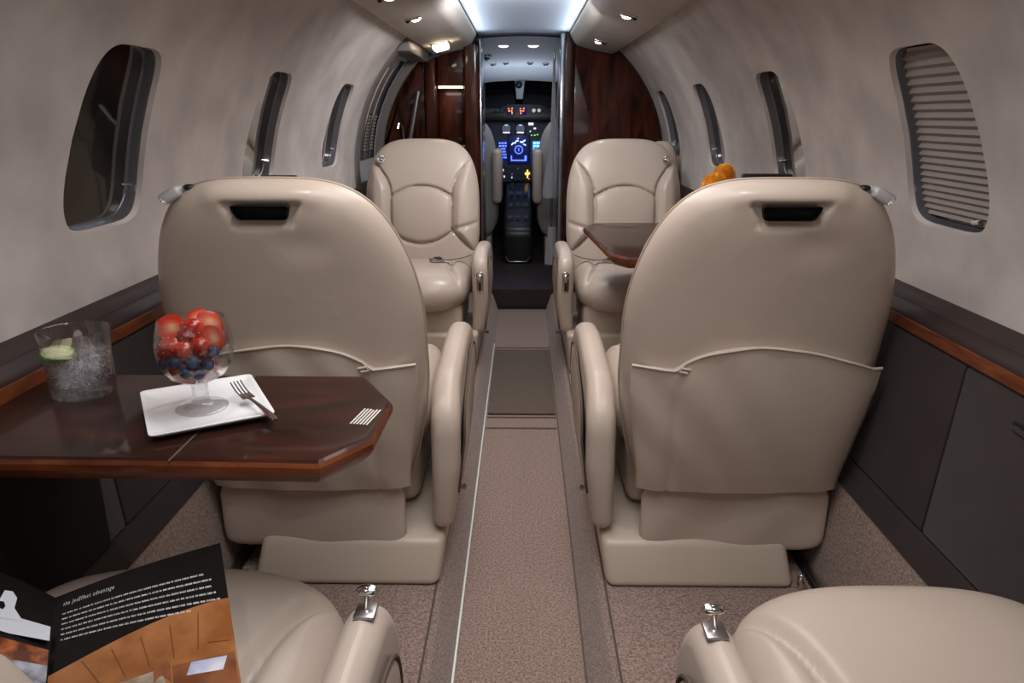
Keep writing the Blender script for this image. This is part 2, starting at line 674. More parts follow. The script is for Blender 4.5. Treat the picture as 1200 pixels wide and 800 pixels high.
# ceiling and service panels
struct(strip_y('ceiling', [(-0.245, 1.53), (-0.12, 1.537), (0, 1.54), (0.12, 1.537), (0.245, 1.53)], YB, YF + 0.3, CEILM))
for s, nm in ((1, 'right'), (-1, 'left')):
    prof = [(0.245, 1.532), (0.252, 1.512), (0.272, 1.480), (0.288, 1.465), (0.302, 1.460)] + [(0.302 + (0.467 - 0.302) * k / 6, 1.460 - 0.037 * k / 6 - 0.004 * math.sin(PI * k / 6)) for k in range(1, 7)] + [(0.482, 1.424), (0.498, 1.431), (0.512, 1.442)]
    o = strip_y('ceiling_panel_' + nm, [(s * x, z) for x, z in prof], YB, YF, PSUM)
    for f in o.data.polygons:
        f.use_smooth = True
    struct(o)
    # trim bead between ceiling and panel
    struct(tube('trim_%d' % (1 if s > 0 else 2), [(s * 0.246, YB, 1.529), (s * 0.246, YF, 1.529)], 0.0035, LEDGEM, n=6))
# aft bulkhead and forward bulkhead backing
a = [(R * math.cos(t), CZ + R * math.sin(t)) for t in [PI * k / 24 for k in range(25)]]
struct(prism('wall_back', [(0.80, -0.02)] + [(x, min(z, 1.56)) for x, z in a] + [(-0.80, -0.02)], 'y', YB - 0.03, YB, WALLM))

# side ledges and lower panels
side_blocks = []
for s, nm, tn in ((1, 'right', 3), (-1, 'left', 6)):
    def PX(pr):
        return [(s * x, z) for x, z in pr]
    # leather ledge: a shallow step then a rolled lower band
    struct(prism('trim_%d' % tn, PX([(0.80, 0.790), (0.778, 0.787), (0.766, 0.776), (0.757, 0.767), (0.754, 0.7655), (0.753, 0.762), (0.742, 0.752), (0.737, 0.746), (0.737, 0.740), (0.80, 0.740)]), 'y', YB, YF, LEDGEM))
    struct(prism('trim_%d' % (tn + 1), PX([(0.80, 0.742), (0.739, 0.742), (0.735, 0.739), (0.733, 0.720), (0.737, 0.716), (0.80, 0.716)]), 'y', YB, YF, WOODE))
    # wood joint line
    # lower upholstered panels, split by seams
    ys = [YB, 0.30, 1.145, 2.02, 2.9, YF]
    for k, (ya, yb) in enumerate(zip(ys, ys[1:])):
        o = prism('wall_lower_%s' % nm if k == 0 else 'wall_lower_%s_%d' % (nm, k), PX(round_poly([(0.80, 0.715, 0), (0.736, 0.715, 0.008), (0.713, 0.398, 0.01), (0.80, 0.398, 0)], 0.01, 3)), 'y', ya + 0.002, yb - 0.002, SUEDE, bev=0.004)
        struct(o)
    struct(prism('baseboard_' + nm, PX([(0.80, 0.397), (0.708, 0.397), (0.700, 0.37), (0.688, 0.352), (0.80, 0.352)]), 'y', YB, YF, SUEDE))
    struct(prism('floor_side_' + nm, PX([(0.80, 0.36), (0.692, 0.358), (0.664, 0.150), (0.660, 0.10), (0.80, 0.10)]), 'y', YB, YF, CARPETW))
    struct(prism('floor_' + nm, PX([(0.185, 0.118), (0.192, 0.120), (0.80, 0.120), (0.80, 0.02), (0.17, 0.02)]), 'y', YB, YF, CARPET))
    # carpeted step down to the aisle
    struct(strip_y('floor_slope_' + nm, PX([(0.187, 0.1185), (0.172, 0.104), (0.152, 0.045), (0.140, 0.006), (0.134, 0.0005)]), YB, YF, CARPET))
    struct(tube('trim_%d' % (tn + 2), [(s * 0.1865, YB, 0.119), (s * 0.1865, YF, 0.119)], 0.0022, SEAM, n=6))
AISLEM = mat('lit_sill_strip', (0.72, 0.80, 0.74), 0.4)  # pale greenish colour stands in for light caught along the left aisle edge
struct(box('trim_9', -0.150, -0.136, YB, 3.5, 0.001, 0.009, AISLEM, bev=0.002))
struct(box('trim_10', 0.134, 0.141, YB, 3.5, 0.001, 0.005, CARPETD, bev=0.002))
struct(box('floor', -0.16, 0.16, YB, YF + 0.05, -0.03, 0.0, CARPET))
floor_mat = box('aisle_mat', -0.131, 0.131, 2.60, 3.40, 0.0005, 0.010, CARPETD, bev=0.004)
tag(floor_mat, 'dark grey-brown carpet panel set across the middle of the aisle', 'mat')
for k, y in enumerate((2.575, 2.475, 3.45)):
    struct(box('trim_%d' % (11 + k), -0.132, 0.132, y - 0.004, y + 0.004, 0.0, 0.003, SEAM))
# panel handle recess on the right lower wall
t = empty('storage_latch', (0.738, 0.975, 0.665))
tag(t, 'black recessed finger pull in the dark lower panel of the right wall', 'latch')
o = prism('recess', round_poly([(-0.035, -0.010), (0.03, -0.006), (0.035, 0.012), (-0.03, 0.014)], 0.008, 4), 'x', -0.006, 0.004, BLACKM, t, bev=0.002)
prism('pull', round_poly([(-0.030, -0.004), (0.026, 0.0), (0.028, 0.006), (-0.028, 0.004)], 0.003, 3), 'x', -0.010, -0.005, SUEDE, t, bev=0.001)
t.rotation_euler = (0, 0, 0)
# seat rails beside each chair
for s, side in ((1, 'right'), (-1, 'left')):
    rl = empty('seat_rail', (s * 0.648, 0.45, 0.121))
    tag(rl, 'metal floor rail running along the %s side of the raised cabin floor' % side, 'rail')
    box('channel', -0.012, 0.012, -0.9, 2.9, 0, 0.010, BLACKM, rl, bev=0.002)
    box('rail_strip', -0.008, 0.008, -0.9, 2.9, 0.008, 0.016, STEEL, rl, bev=0.002)

# ------------------------------------------------------------ entry door (left forward)
door = empty('door_1', (-R, 3.79, 0.85))
struct(door)
off = -door.location


def L2(pts):
    return [Vector(p) + off for p in pts]


SD0 = R * math.asin((0.30 - CZ) / R)
bm = bmesh.new()
ny, ns = 10, 24
g = [[bm.verts.new(cyl(-1, 3.44 + 0.70 * i / ny, SD0 + (S1 - SD0) * j / ns, R + 0.062) + off) for j in range(ns + 1)] for i in range(ny + 1)]
for i in range(ny):
    for j in range(ns):
        bm.faces.new((g[i][j], g[i + 1][j], g[i + 1][j + 1], g[i][j + 1]))
bm_obj('door_backing', bm, MATTEB, door)
for nm, ya, yb in (('door_panel', 3.52, 4.09),):
    bm = bmesh.new()
    # liner sheet with a window opening: two jambs plus header and sill strips
    def sheet(y0, y1, s0, s1, rad):
        n1, n2 = 4, 14
        gg = [[bm.verts.new(cyl(-1, y0 + (y1 - y0) * i / n1, s0 + (s1 - s0) * j / n2, rad) + off) for j in range(n2 + 1)] for i in range(n1 + 1)]
        for i in range(n1):
            for j in range(n2):
                bm.faces.new((gg[i][j], gg[i + 1][j], gg[i + 1][j + 1], gg[i][j + 1]))
    wy0, wy1, ws0, ws1 = 3.60, 4.05, 0.04, 0.55
    sheet(ya, wy0, SD0, S1, R + 0.03)
    sheet(wy1, yb, SD0, S1, R + 0.03)
    sheet(wy0, wy1, SD0, ws0, R + 0.03)
    sheet(wy0, wy1, ws1, S1, R + 0.03)
    bm_obj(nm, bm, DOORM, door)
# frame arcs: grey seal each side and a header
for y0, y1, r0 in ((3.44, 3.535, R - 0.004), (4.08, 4.13, R - 0.008)):
    rings = []
    for j in range(31):
        s_ = SD0 + (S1 - SD0) * j / 30
        rings.append([cyl(-1, y0, s_, R + 0.035) + off, cyl(-1, y0, s_, r0) + off, cyl(-1, y0 + 0.006, s_, r0 - 0.004) + off,
                      cyl(-1, y1 - 0.012, s_, r0 - 0.004) + off, cyl(-1, y1, s_, r0 + 0.006) + off, cyl(-1, y1, s_, R + 0.035) + off])
    bm = loft(rings, close=True)
    bm_obj('door_seal', bm, GREY, door, auto=30)
bm = bmesh.new()
a_box(bm, -0.60, -0.50, 3.44, 4.12, 1.38, 1.44, 0.010)
bmesh.ops.translate(bm, vec=off, verts=bm.verts)
bm_obj('door_header', bm, GREY, door)
# door window with half-drawn shade
dw = 'door_window'
bm = bmesh.new()
gg = [[bm.verts.new(cyl(-1, 3.59 + 0.47 * i / 4, 0.03 + 0.53 * j / 12, R + 0.040) + off) for j in range(13)] for i in range(5)]
for i in range(4):
    for j in range(12):
        bm.faces.new((gg[i][j], gg[i + 1][j], gg[i + 1][j + 1], gg[i][j + 1]))
bm_obj('door_window', bm, DPANE, door)
bm = bmesh.new()
rows = []
k = 0
s_ = 0.26
while s_ > 0.07:
    rows.append([bm.verts.new(cyl(-1, yy, s_, R + (0.040 if k % 2 else 0.033)) + off) for yy in (3.72, 3.88, 4.04)])
    s_ -= 0.008
    k += 1
for a_, b_ in zip(rows, rows[1:]):
    for i in range(2):
        bm.faces.new((a_[i], a_[i + 1], b_[i + 1], b_[i]))
bm_obj('door_shade', bm, SHADE, door, smooth=False)
for yy in (3.60, 3.72, 3.86):  # chrome bars stand in for the bright streaks on the pane
    bm = bmesh.new()
    a_tube(bm, [cyl(-1, yy, 0.05 + 0.45 * j / 14, R + 0.026) + off for j in range(15)], 0.008, 8)
    bm_obj('door_streak', bm, CHROME, door)
# lower jamb beneath ledge ends is hidden by chairs

# ------------------------------------------------------------ reading lights in the service panels
LAMP_ON = emis('lamp_lens', (1.0, 0.90, 0.76), 14)
LAMP_SOFT = emis('lamp_glow', (1.0, 0.80, 0.55), 16)


def panel_z(x):
    return 1.460 - 0.037 * (abs(x) - 0.302) / 0.165 - 0.003


def reading_light(x, y, label, on=True):
    t = empty('reading_light', (x, y, panel_z(x)))
    tag(t, label, 'light', 'reading lights in the overhead panels')
    s = 1 if x > 0 else -1
    t.rotation_euler = (0, s * 0.22, 0)
    bm = bmesh.new()
    a_box(bm, -0.030, 0.030, -0.022, 0.022, -0.006, 0.006, 0.004)
    bm_obj('bezel', bm, STEEL, t)
    lathe('lamp_lens', [(0, -0.014), (0.010, -0.013), (0.016, -0.009), (0.018, -0.004), (0.018, 0.002)], LAMP_ON if on else CHROME, t, n=20, c=(-s * 0.008, 0, 0))
    lathe('swivel_ring', [(0.018, -0.004), (0.020, -0.010), (0.022, -0.010), (0.023, -0.002)], CHROME, t, n=20, c=(-s * 0.008, 0, 0))
    ell('air_nozzle', (s * 0.022, -0.004, -0.008), (0.008, 0.008, 0.006), BLACKM, t, 12)
    return t


reading_light(-0.388, 2.78, 'small lit reading light in left overhead panel, second from the galley')
reading_light(-0.392, 2.28, 'small lit reading light in left overhead panel at the top picture edge')
reading_light(0.368, 2.75, 'small lit reading light in right overhead panel, middle of three')
reading_light(0.363, 3.68, 'small lit reading light in right overhead panel nearest the wood partition')
reading_light(0.370, 2.22, 'small lit reading light in right overhead panel at the top picture edge')
for x, y in ((-0.388, 2.78), (-0.392, 2.28), (0.368, 2.75), (0.370, 2.22)):
    spot('reading_beam', (x * 0.98, y, 1.405), (x * 1.1, y + (0.25 if y > 2.5 else -0.15), 0.5), 0.6 if y > 2.5 else 2.6, NEUT, 95, 0.9)
for x in (-0.375, 0.375):
    spot('reading_beam', (x, 0.45, 1.41), (x * 1.15, 0.78, 0.5), 2.4, (1.0, 0.95, 0.88), 90, 0.9)
    spot('reading_beam', (x, 1.02, 1.41), (x * 1.05, 1.28, 0.15), 4.6, (1.0, 0.97, 0.93), 80, 0.9)
spot('reading_beam', (0.355, 3.68, 1.42), (0.42, 3.75, 0.7), 2.8, NEUT, 110, 0.9)
el = empty('entry_lamp', (-0.395, 3.72, panel_z(0.395)))
tag(el, 'brightly glowing square lamp on the left overhead panel above the entry door', 'light')
el.rotation_euler = (0, -0.22, 0)
box('lamp_glass', -0.036, 0.036, -0.05, 0.05, -0.030, -0.002, LAMP_SOFT, el, bev=0.010, seg=3)
box('bezel', -0.044, 0.044, -0.058, 0.058, -0.005, 0.004, STEEL, el, bev=0.002)

# ------------------------------------------------------------ cabin chairs
BY0, BZ0, BH = -0.258, 0.53, 0.355   # backrest centre


def lean(z):
    return -0.16 * max(0.0, (z - 0.10)) / 0.78 - 0.03 * max(0, (z - 0.55)) ** 2 / 0.1


def gs(d, w):
    return math.exp(-(d / w) ** 2)


def xb(z):
    if z > 0.66:
        t = (z - 0.66) / 0.16
        return 0.140 + 0.112 * max(0, t) ** 1.8
    if z > 0.50:
        return 0.135 + 0.005 * (z - 0.50) / 0.16
    t = (0.50 - z) / 0.10
    return 0.135 + 0.10 * t


def sstep(a, b, x):
    t = max(0, min(1, (x - a) / (b - a)))
    return t * t * (3 - 2 * t)


def back_warp(x, b, kt=0.10):
    z = b + BZ0
    w = 1.0 - 0.13 * sstep(0.50, 0.20, z) - kt * sstep(0.60, 0.88, z)
    return x * w, b


def back_front(x, b):
    z = b + BZ0
    ax = abs(x)
    d = 0.0
    d -= 0.017 * gs(ax - xb(z), 0.0065) * (z > 0.40)
    inner = ax < xb(z)
    if inner:
        arc = 0.685 - (x / 0.14) ** 2 * 0.045
        d -= 0.018 * gs(z - arc, 0.0065)
        arc2 = 0.435 + (x / 0.14) ** 2 * 0.055
        d -= 0.018 * gs(z - arc2, 0.007)
        if z < arc and z > arc2:
            d += 0.018 * math.sin(PI * (z - arc2) / max(0.02, arc - arc2)) ** 0.6 * (1 - (ax / 0.15) ** 4)
    else:
        d += 0.022 * sstep(xb(z), xb(z) + 0.04, ax) * (1 - sstep(0.20, 0.26, ax)) + 0.006
        if z < 0.54:
            d -= 0.012 * gs(z - (0.50 + 0.25 * (ax - 0.15)), 0.010)
    return d


def back_rear(x, b, sx):
    z = b + BZ0
    d = 0.010 * (1 - (x / 0.27) ** 2)
    xs = x + sx * 0.05 * 0      # slot is centred
    # rolled grip above the hand slot and dished trapezoid beneath it
    d += 0.006 * gs(z - 0.862, 0.022) * (1 - sstep(0.085, 0.12, abs(x)))
    half = 0.050 + 0.55 * max(0.0, (z - 0.815))
    edge = 1 - sstep(half - 0.006, half + 0.010, abs(x))
    vert = sstep(0.800, 0.812, z) * (1 - sstep(0.842, 0.850, z))
    d -= 0.012 * edge * vert
    # soft dimples in the moulded shell beneath the slot
    d -= 0.004 * gs(x - 0.06, 0.05) * gs(z - 0.77, 0.03)
    return d


def back_place(x, b, y):
    z = b + BZ0
    return Vector((x, BY0 + y + lean(z) + 0.010 * (x / 0.26) ** 2, z))


def rear_surface(x, z, o=0.0):
    """y of the rear shell at x,z (flat middle part), pushed out by o"""
    return BY0 - 0.058 - 0.010 * (1 - (x / 0.27) ** 2) + lean(z) + 0.010 * (x / 0.26) ** 2 - o


def half_w(z):
    return 0.255 * (1.0 - 0.13 * sstep(0.50, 0.20, z) - 0.10 * sstep(0.60, 0.88, z))


def chair(loc, rz, sx, label, group='tan leather cabin chairs', belt=False, details='rear'):
    """sx=+1: aisle armrest on local +x"""
    t = empty('cabin_chair', loc, rz)
    tag(t, label, 'seat', group)
    front = details == 'front'
    aft = details == 'aft'
    af = -0.055 if aft else 0.0
    pillow('backrest', 0.258, BH, 0.058, LEATHER, t, N=64 if front else 48, nt_=3.6, nb=5.5, mexp=9 if not front else 6, warp=(lambda x, b: back_warp(x, b, 0.03)) if front else back_warp,
           dispF=back_front, dispB=lambda x, b: back_rear(x, b, sx), place=back_place)
    # welt running round the edge of the back
    wl = []
    for k in range(81):
        a_ = -0.25 * PI + 1.5 * PI * k / 80
        c_, s_ = math.cos(a_), math.sin(a_)
        n_ = 3.6 if s_ >= 0 else 5.5
        rr_ = 1.0 / (abs(c_) ** n_ + abs(s_) ** n_) ** (1 / n_)
        x_, b_ = back_warp(c_ * rr_ * 0.258, s_ * rr_ * BH, 0.03 if front else 0.10)
        wl.append(back_place(x_, b_, -0.002))
    bm = bmesh.new()
    a_tube(bm, wl, 0.0028, 6)
    bm_obj('welt', bm, LEATHERD, t)
    # dark hand slot in the grip
    bm = bmesh.new()
    out = round_poly([(-0.052, 0.842), (0.052, 0.842), (0.043, 0.816), (-0.043, 0.816)], 0.007, 4)
    n = len(out)
    A = [bm.verts.new((x, rear_surface(x, z, -0.010), z)) for x, z in out]
    Bv = [bm.verts.new((x * 0.96, rear_surface(x, z, -0.012 - 0.006), z)) for x, z in out]
    C = [bm.verts.new((x, rear_surface(x, z, 0.0), z)) for x, z in out]
    for i in range(n):
        bm.faces.new((C[i], C[(i + 1) % n], A[(i + 1) % n], A[i]))
        bm.faces.new((A[i], A[(i + 1) % n], Bv[(i + 1) % n], Bv[i]))
    bm.faces.new(A)
    o = bm_obj('hand_slot', bm, MATTEB, t)
    o['label'] = 'dark hand slot in the chair top'
    # map pocket on the rear
    def pocket_top(x):
        q = x * sx
        if q > 0.155:
            return 0.515 + 0.006 * (q - 0.155) / 0.08
        u = (q - 0.155) / (0.155 + 0.225)
        return 0.518 + 0.050 * math.sin(PI * min(1, max(0, -u)) ** 0.75) ** 0.9 if u < 0 else 0.518
    NX, NZ = 48, 20
    bm = bmesh.new()
    shells = []
    for o_ in (0.006, -0.006):
        g = []
        for j in range(NZ + 1):
            row = []
            for i in range(NX + 1):
                u = i / NX * 2 - 1
                z1 = pocket_top(u * 0.245)
                z = 0.225 + (z1 - 0.225) * j / NZ
                w = half_w(z) * 0.955
                x = u * w
                f = (1 - abs(u) ** 10)
                bulge = 0.012 * f * math.sin(PI * min(1.0, (j / NZ) * 0.9 + 0.12)) + (0.007 if o_ > 0 else 0)
                wr = 0.0022 * math.sin(9 * u + 7 * j / NZ) * math.sin(5 * j / NZ + u * 3)
                wr += 0.0016 * math.sin(23 * (u * 0.6 + j / NZ * 0.5)) * (j / NZ)
                sd = -0.006 * gs(u * sx - 0.60 - 0.10 * (1 - j / NZ), 0.018)
                y = rear_surface(x, z, o_ * f + (bulge + wr * 1.1 + sd if o_ > 0 else 0) + 0.002)
                row.append(bm.verts.new((x, y, z)))
            g.append(row)
        shells.append(g)
    for gi, g in enumerate(shells):
        for j in range(NZ):
            for i in range(NX):
                bm.faces.new((g[j][i], g[j][i + 1], g[j + 1][i + 1], g[j + 1][i]))
    for j in range(NZ):
        for i in (0, NX):
            bm.faces.new((shells[0][j][i], shells[1][j][i], shells[1][j + 1][i], shells[0][j + 1][i]))
    for i in range(NX):
        for j in (0, NZ):
            bm.faces.new((shells[0][j][i], shells[0][j][i + 1], shells[1][j][i + 1], shells[1][j][i]))
    top = [v.co.copy() for v in shells[0][NZ]]
    mp = bm_obj('map_pocket', bm, LEATHER, t, auto=60)
    bm = bmesh.new()
    a_tube(bm, [v + Vector((0, -0.001, 0.001)) for v in top], 0.0028, 6)
    kx = min(range(len(top)), key=lambda i: abs(top[i].x * sx - 0.155))
    c0 = top[kx]
    a_tube(bm, [c0 + Vector((-sx * 0.018, -0.004, -0.001)), c0 + Vector((0.0, -0.007, 0.003)), c0 + Vector((sx * 0.004, -0.006, -0.004)), c0 + Vector((-sx * 0.012, -0.005, -0.008))], 0.0026, 6)
    bm_obj('pocket_piping', bm, PIPING, mp)
    # soft skirt under the back
    def sk_disp(x, b):
        return 0.004 * math.sin(14 * x + 3 * b) + 0.003 * math.sin(30 * x - 20 * b)
    pillow('skirt', 0.205, 0.080, 0.016, LEATHER, t, N=20, nt_=7, nb=7, mexp=10, dispB=sk_disp,
           place=lambda x, b, y: Vector((x - sx * 0.008, BY0 - 0.068 + y + lean(0.15) * 0.4, 0.145 + b)))
    # seat cushion
    def cu_disp(x, b):
        ax = abs(x)
        u_ = max(0, (b + 0.02) / 0.26)
        xs = 0.150 + 0.085 * u_ ** 2
        d = -0.011 * gs((ax - xs) / math.sqrt(1 + (0.654 * u_) ** 2), 0.011)
        if ax > xs:
            d += 0.014 * sstep(xs, xs + 0.03, ax)
        else:
            d += 0.010 * (1 - (ax / 0.2) ** 2)
        return d
    pillow('seat_cushion', 0.245, 0.275, 0.082, LEATHER, t, N=46 if aft else 32, nt_=3.4, nb=5, mexp=5, dispF=cu_disp,
           place=lambda x, b, y: Vector((x, b + 0.025, 0.300 + y + 0.016 * sstep(-0.1, 0.15, b) - 0.008 * sstep(0.20, 0.29, b))))
    box('seat_pan', -0.215, 0.215, -0.24, 0.21, 0.12, 0.275, LEATHER2, t, bev=0.03, seg=3)
    # moulded floor plinth
    bm = bmesh.new()
    vs = a_box(bm, -0.140, 0.272, -0.392, 0.27, 0.0, 0.15, 0.0)
    for v in bm.verts:
        v.co.x = v.co.x if sx > 0 else -v.co.x
        if v.co.z > 0.1:
            if v.co.y < 0:
                v.co.y += 0.045
                v.co.z = 0.094
            else:
                v.co.z = 0.17
            v.co.x += sx * 0.012 if v.co.x * sx > 0 else sx * 0.015
    bmesh.ops.recalc_face_normals(bm, faces=bm.faces)
    bmesh.ops.bevel(bm, geom=list(bm.edges), offset=0.018, segments=4, affect='EDGES', profile=0.5)
    bm_obj('plinth', bm, LEATHER2, t)
    # aisle armrest
    pr = round_poly([(-0.335, 0.105, 0.03), (-0.350, 0.25, 0.02), (-0.350, 0.385, 0.05), (-0.27, 0.452, 0.06), (0.02 + af, 0.472, 0.05), (0.19 + af, 0.455, 0.13), (0.185 + af, 0.28, 0.05), (0.175 + af, 0.13, 0.05)], 0.03, 8)
    ax0, ax1 = (0.262, 0.317) if aft else (0.258, 0.322)
    bm = bmesh.new()
    rb = 0.026 if aft else 0.024
    ar = 0.5 * sum(pr[i - 1][0] * pr[i][1] - pr[i][0] * pr[i - 1][1] for i in range(len(pr)))
    sg_ = 1 if ar > 0 else -1

    def inset(d):
        out = []
        n_ = len(pr)
        for i in range(n_):
            p_ = Vector(pr[i]); t_ = (Vector(pr[(i + 2) % n_]) - Vector(pr[i - 2])).normalized()
            out.append(p_ + Vector((-t_.y, t_.x)) * sg_ * d)
        return out
    prof_ = [(ax0 + rb * (1 - math.cos(PI / 2 * k / 6)), rb * (1 - math.sin(PI / 2 * k / 6))) for k in range(7)]
    prof_ += [(ax1 - rb * (1 - math.sin(PI / 2 * k / 6)), rb * (1 - math.cos(PI / 2 * k / 6))) for k in range(7)]
    rings_ = [[bm.verts.new((x_ * sx, p_.x, p_.y)) for p_ in inset(d_)] for x_, d_ in prof_]
    for a_, b_ in zip(rings_, rings_[1:]):
        for i in range(len(a_)):
            bm.faces.new((a_[i], a_[(i + 1) % len(a_)], b_[(i + 1) % len(a_)], b_[i]))
    bm.faces.new(rings_[0])
    bm.faces.new(rings_[-1])
    for v in bm.verts:
        # widest at mid height, drawn in to the seat at the base
        k = sstep(0.30, 0.10, v.co.z)
        v.co.x -= sx * 0.020 * k * (1 if abs(v.co.x) > 0.29 else 0.2)
        k2 = sstep(0.36, 0.47, v.co.z)
        v.co.x -= sx * 0.006 * k2 * (1 if abs(v.co.x) > 0.29 else 0)
    arm = bm_obj('armrest', bm, LEATHER, t)
    # arched side insert with a fine shadow line around it
    ins = round_poly([(-0.25, 0.15, 0.02), (-0.24, 0.36, 0.08), (0.02 + af, 0.435, 0.09), (0.155 + af, 0.40, 0.14), (0.155 + af, 0.15, 0.03)], 0.03, 9)

    def ipl(y, z, o_=0.0):
        k = sstep(0.30, 0.10, z)
        return (sx * (ax1 + 0.001 + o_ - 0.020 * k), y, z)
    bm = bmesh.new()
    a_tube(bm, [ipl(y, z) for y, z in ins + ins[:1]], 0.003, 6)
    bm_obj('insert_groove', bm, SEAM, arm)
    bm = bmesh.new()
    cy = sum(p[0] for p in ins) / len(ins); cz = sum(p[1] for p in ins) / len(ins)
    rr = [[bm.verts.new(ipl(cy + (y - cy) * k, cz + (z - cz) * k, o_)) for y, z in ins] for k, o_ in ((0.985, -0.002), (0.97, 0.001), (0.90, 0.0025), (0.5, 0.004))]
    for a_, b_ in zip(rr, rr[1:]):
        for i in range(len(a_)):
            bm.faces.new((a_[i], a_[(i + 1) % len(a_)], b_[(i + 1) % len(a_)], b_[i]))
    bm.faces.new(rr[-1])
    bm_obj('side_insert', bm, LEATHER2, arm, auto=60)
    # chrome recline lever and plate at the front end of the armrest
    ax = 0.290 * sx
    if not aft:
        bm = bmesh.new()
        a_prism(bm, round_poly([(ax - 0.014, 0.315), (ax + 0.014, 0.315), (ax + 0.015, 0.400), (ax - 0.015, 0.400)], 0.014, 5), 'y', 0.180, 0.190, 0.003)
        bm_obj('lever_plate', bm, CHROME, arm)
        box('lever_slot', ax - 0.005, ax + 0.005, 0.188, 0.1925, 0.322, 0.358, BLACKM, arm, bev=0.002)
    else:
        lv = empty('lever', (ax, 0.066, 0.463), 0, arm)
        lv.rotation_euler = (-0.06, 0, 0)
        box('lever_base', -0.012, 0.012, -0.014, 0.016, -0.002, 0.003, STEEL, lv, bev=0.003)
        bm = bmesh.new()
        a_tube(bm, [(0, 0, 0), (0, 0.004, 0.008), (0, 0.010, 0.016)], 0.0032, 10)
        bm_obj('lever_stalk', bm, CHROME, lv)
        ell('lever_knob', (0, 0.013, 0.019), (0.013, 0.008, 0.0048), CHROME, lv, 16, M=rotm(0.35, 0, 0))
    if front:
        ell('lever_knob_front', (ax, 0.194, 0.380), (0.012, 0.008, 0.011), CHROME, arm, 14)
    # release knob low on the aisle side
    kb = empty('release_knob', (sx * 0.296, -0.075, 0.075), 0, t)
    bm = bmesh.new()
    a_tube(bm, [(-sx * 0.04, 0, 0), (0, 0, 0), (sx * 0.012, 0, 0), (sx * 0.016, 0, 0)], 0.006, 12, radii=[0.004, 0.004, 0.0085, 0.006])
    bm_obj('knob', bm, CHROME, kb)
    bm = bmesh.new()
    a_tube(bm, [(-sx * 0.016, 0.0, 0.006), (-sx * 0.017, 0.012, 0.03)], 0.004, 6)
    bm_obj('knob_slot', bm, SEAM, kb)
    # shoulder belt guide on the outboard corner
    gx = -sx * (0.180 if front else 0.150)
    if front:
        g2 = empty('belt_guide', (gx, BY0 + 0.062 + lean(0.80), 0.800), 0, t)
        bm = bmesh.new()
        a_tube(bm, [(-0.012, 0.004, 0.012), (0.0, 0.012, 0.014), (0.014, 0.010, 0.008), (0.010, 0.012, -0.010), (-0.008, 0.012, -0.012), (-0.014, 0.004, 0.004)], 0.0042, 8)
        bm_obj('guide_ring', bm, STEEL, g2)
        ell('guide_boss', (0, 0.004, -0.002), (0.010, 0.008, 0.009), CHROME, g2, 12)
    else:
        zt = 0.853
        g2 = empty('belt_guide', (gx, BY0 - 0.02 + lean(zt), zt), 0, t)
        box('guide_shell', -0.020, 0.020, -0.020, 0.020, -0.006, 0.014, CLEARP, g2, bev=0.006, seg=3, M=Matrix.Translation((-sx * 0.012, 0, 0)) @ rotm(0, 0.5 * -sx, 0))
        ell('guide_pin', (sx * 0.016, 0.0, 0.016), (0.011, 0.010, 0.006), BLACKM, g2, 12)
    if details == 'rear':
        tb = prism('pull_tab', round_poly([(-0.022, -0.004), (0.020, 0.004), (0.022, 0.012), (-0.018, 0.008)], 0.004, 3), 'y', -0.003, 0.003, PIPING, t, bev=0.001, M=Matrix.Translation((sx * 0.155, BY0 - 0.085, 0.062)) @ rotm(0.4, -0.5 * sx, 0))
        lt = empty('track_latch', (-sx * 0.150, BY0 - 0.13, 0.018), 0, t)
        box('latch_body', -0.006, 0.006, -0.008, 0.008, -0.018, 0.012, CHROME, lt, bev=0.003)
        ell('latch_tip', (0, 0, 0.016), (0.006, 0.006, 0.006), CHROME, lt, 10)
    if belt:
        b2 = empty('seat_belt', (sx * 0.12, -0.13, 0.387), 0.0, t)
        bm = bmesh.new()
        pts = [(sx * 0.115, 0.0, 0.020), (sx * 0.08, 0.02, 0.012), (sx * 0.03, 0.05, 0.008), (-sx * 0.01, 0.065, 0.010)]
        prev = None
        for p in pts:
            q = [bm.verts.new((p[0], p[1] - 0.018, p[2])), bm.verts.new((p[0], p[1] + 0.018, p[2] + 0.002))]
            if prev:
                bm.faces.new((prev[0], q[0], q[1], prev[1]))
            prev = q
        r_ = bmesh.ops.solidify(bm, geom=bm.faces[:], thickness=0.002)
        bm_obj('webbing', bm, WEBB, b2)
        box('buckle', -0.026, 0.026, -0.020, 0.020, 0.0, 0.014, STEEL, b2, bev=0.004, M=Matrix.Translation((-sx * 0.03, 0.072, 0.006)) @ rotm(0, 0, -sx * 0.5))
        box('buckle_flap', -0.022, 0.006, -0.017, 0.017, 0.013, 0.018, BLACKM, b2, bev=0.003, M=Matrix.Translation((-sx * 0.03, 0.072, 0.006)) @ rotm(0, 0, -sx * 0.5))
    return t


FZ = 0.12
SXC = 0.452
chair((-SXC, 1.75, FZ), 0, 1, 'tan leather chair seen from behind, beside the table with the fruit goblet')
chair((SXC + 0.008, 1.75, FZ), 0, -1, 'tan leather chair seen from behind, nearest the window with the closed pleated shade')
chair((-SXC - 0.005, 3.0, FZ), PI, -1, 'tan leather chair facing us in front of the galley and entry door', belt=True, details='front')
chair((SXC + 0.01, 3.0, FZ), PI, 1, 'tan leather chair facing us behind the small wood table, by the right partition', belt=True, details='front')
chair((-SXC - 0.010, 0.612, FZ), 0, 1, 'tan leather chair in the lower left corner, under the open brochure', details='aft')
chair((SXC + 0.046, 0.585, FZ), 0, -1, 'tan leather chair in the lower right corner with an empty seat cushion', details='aft')

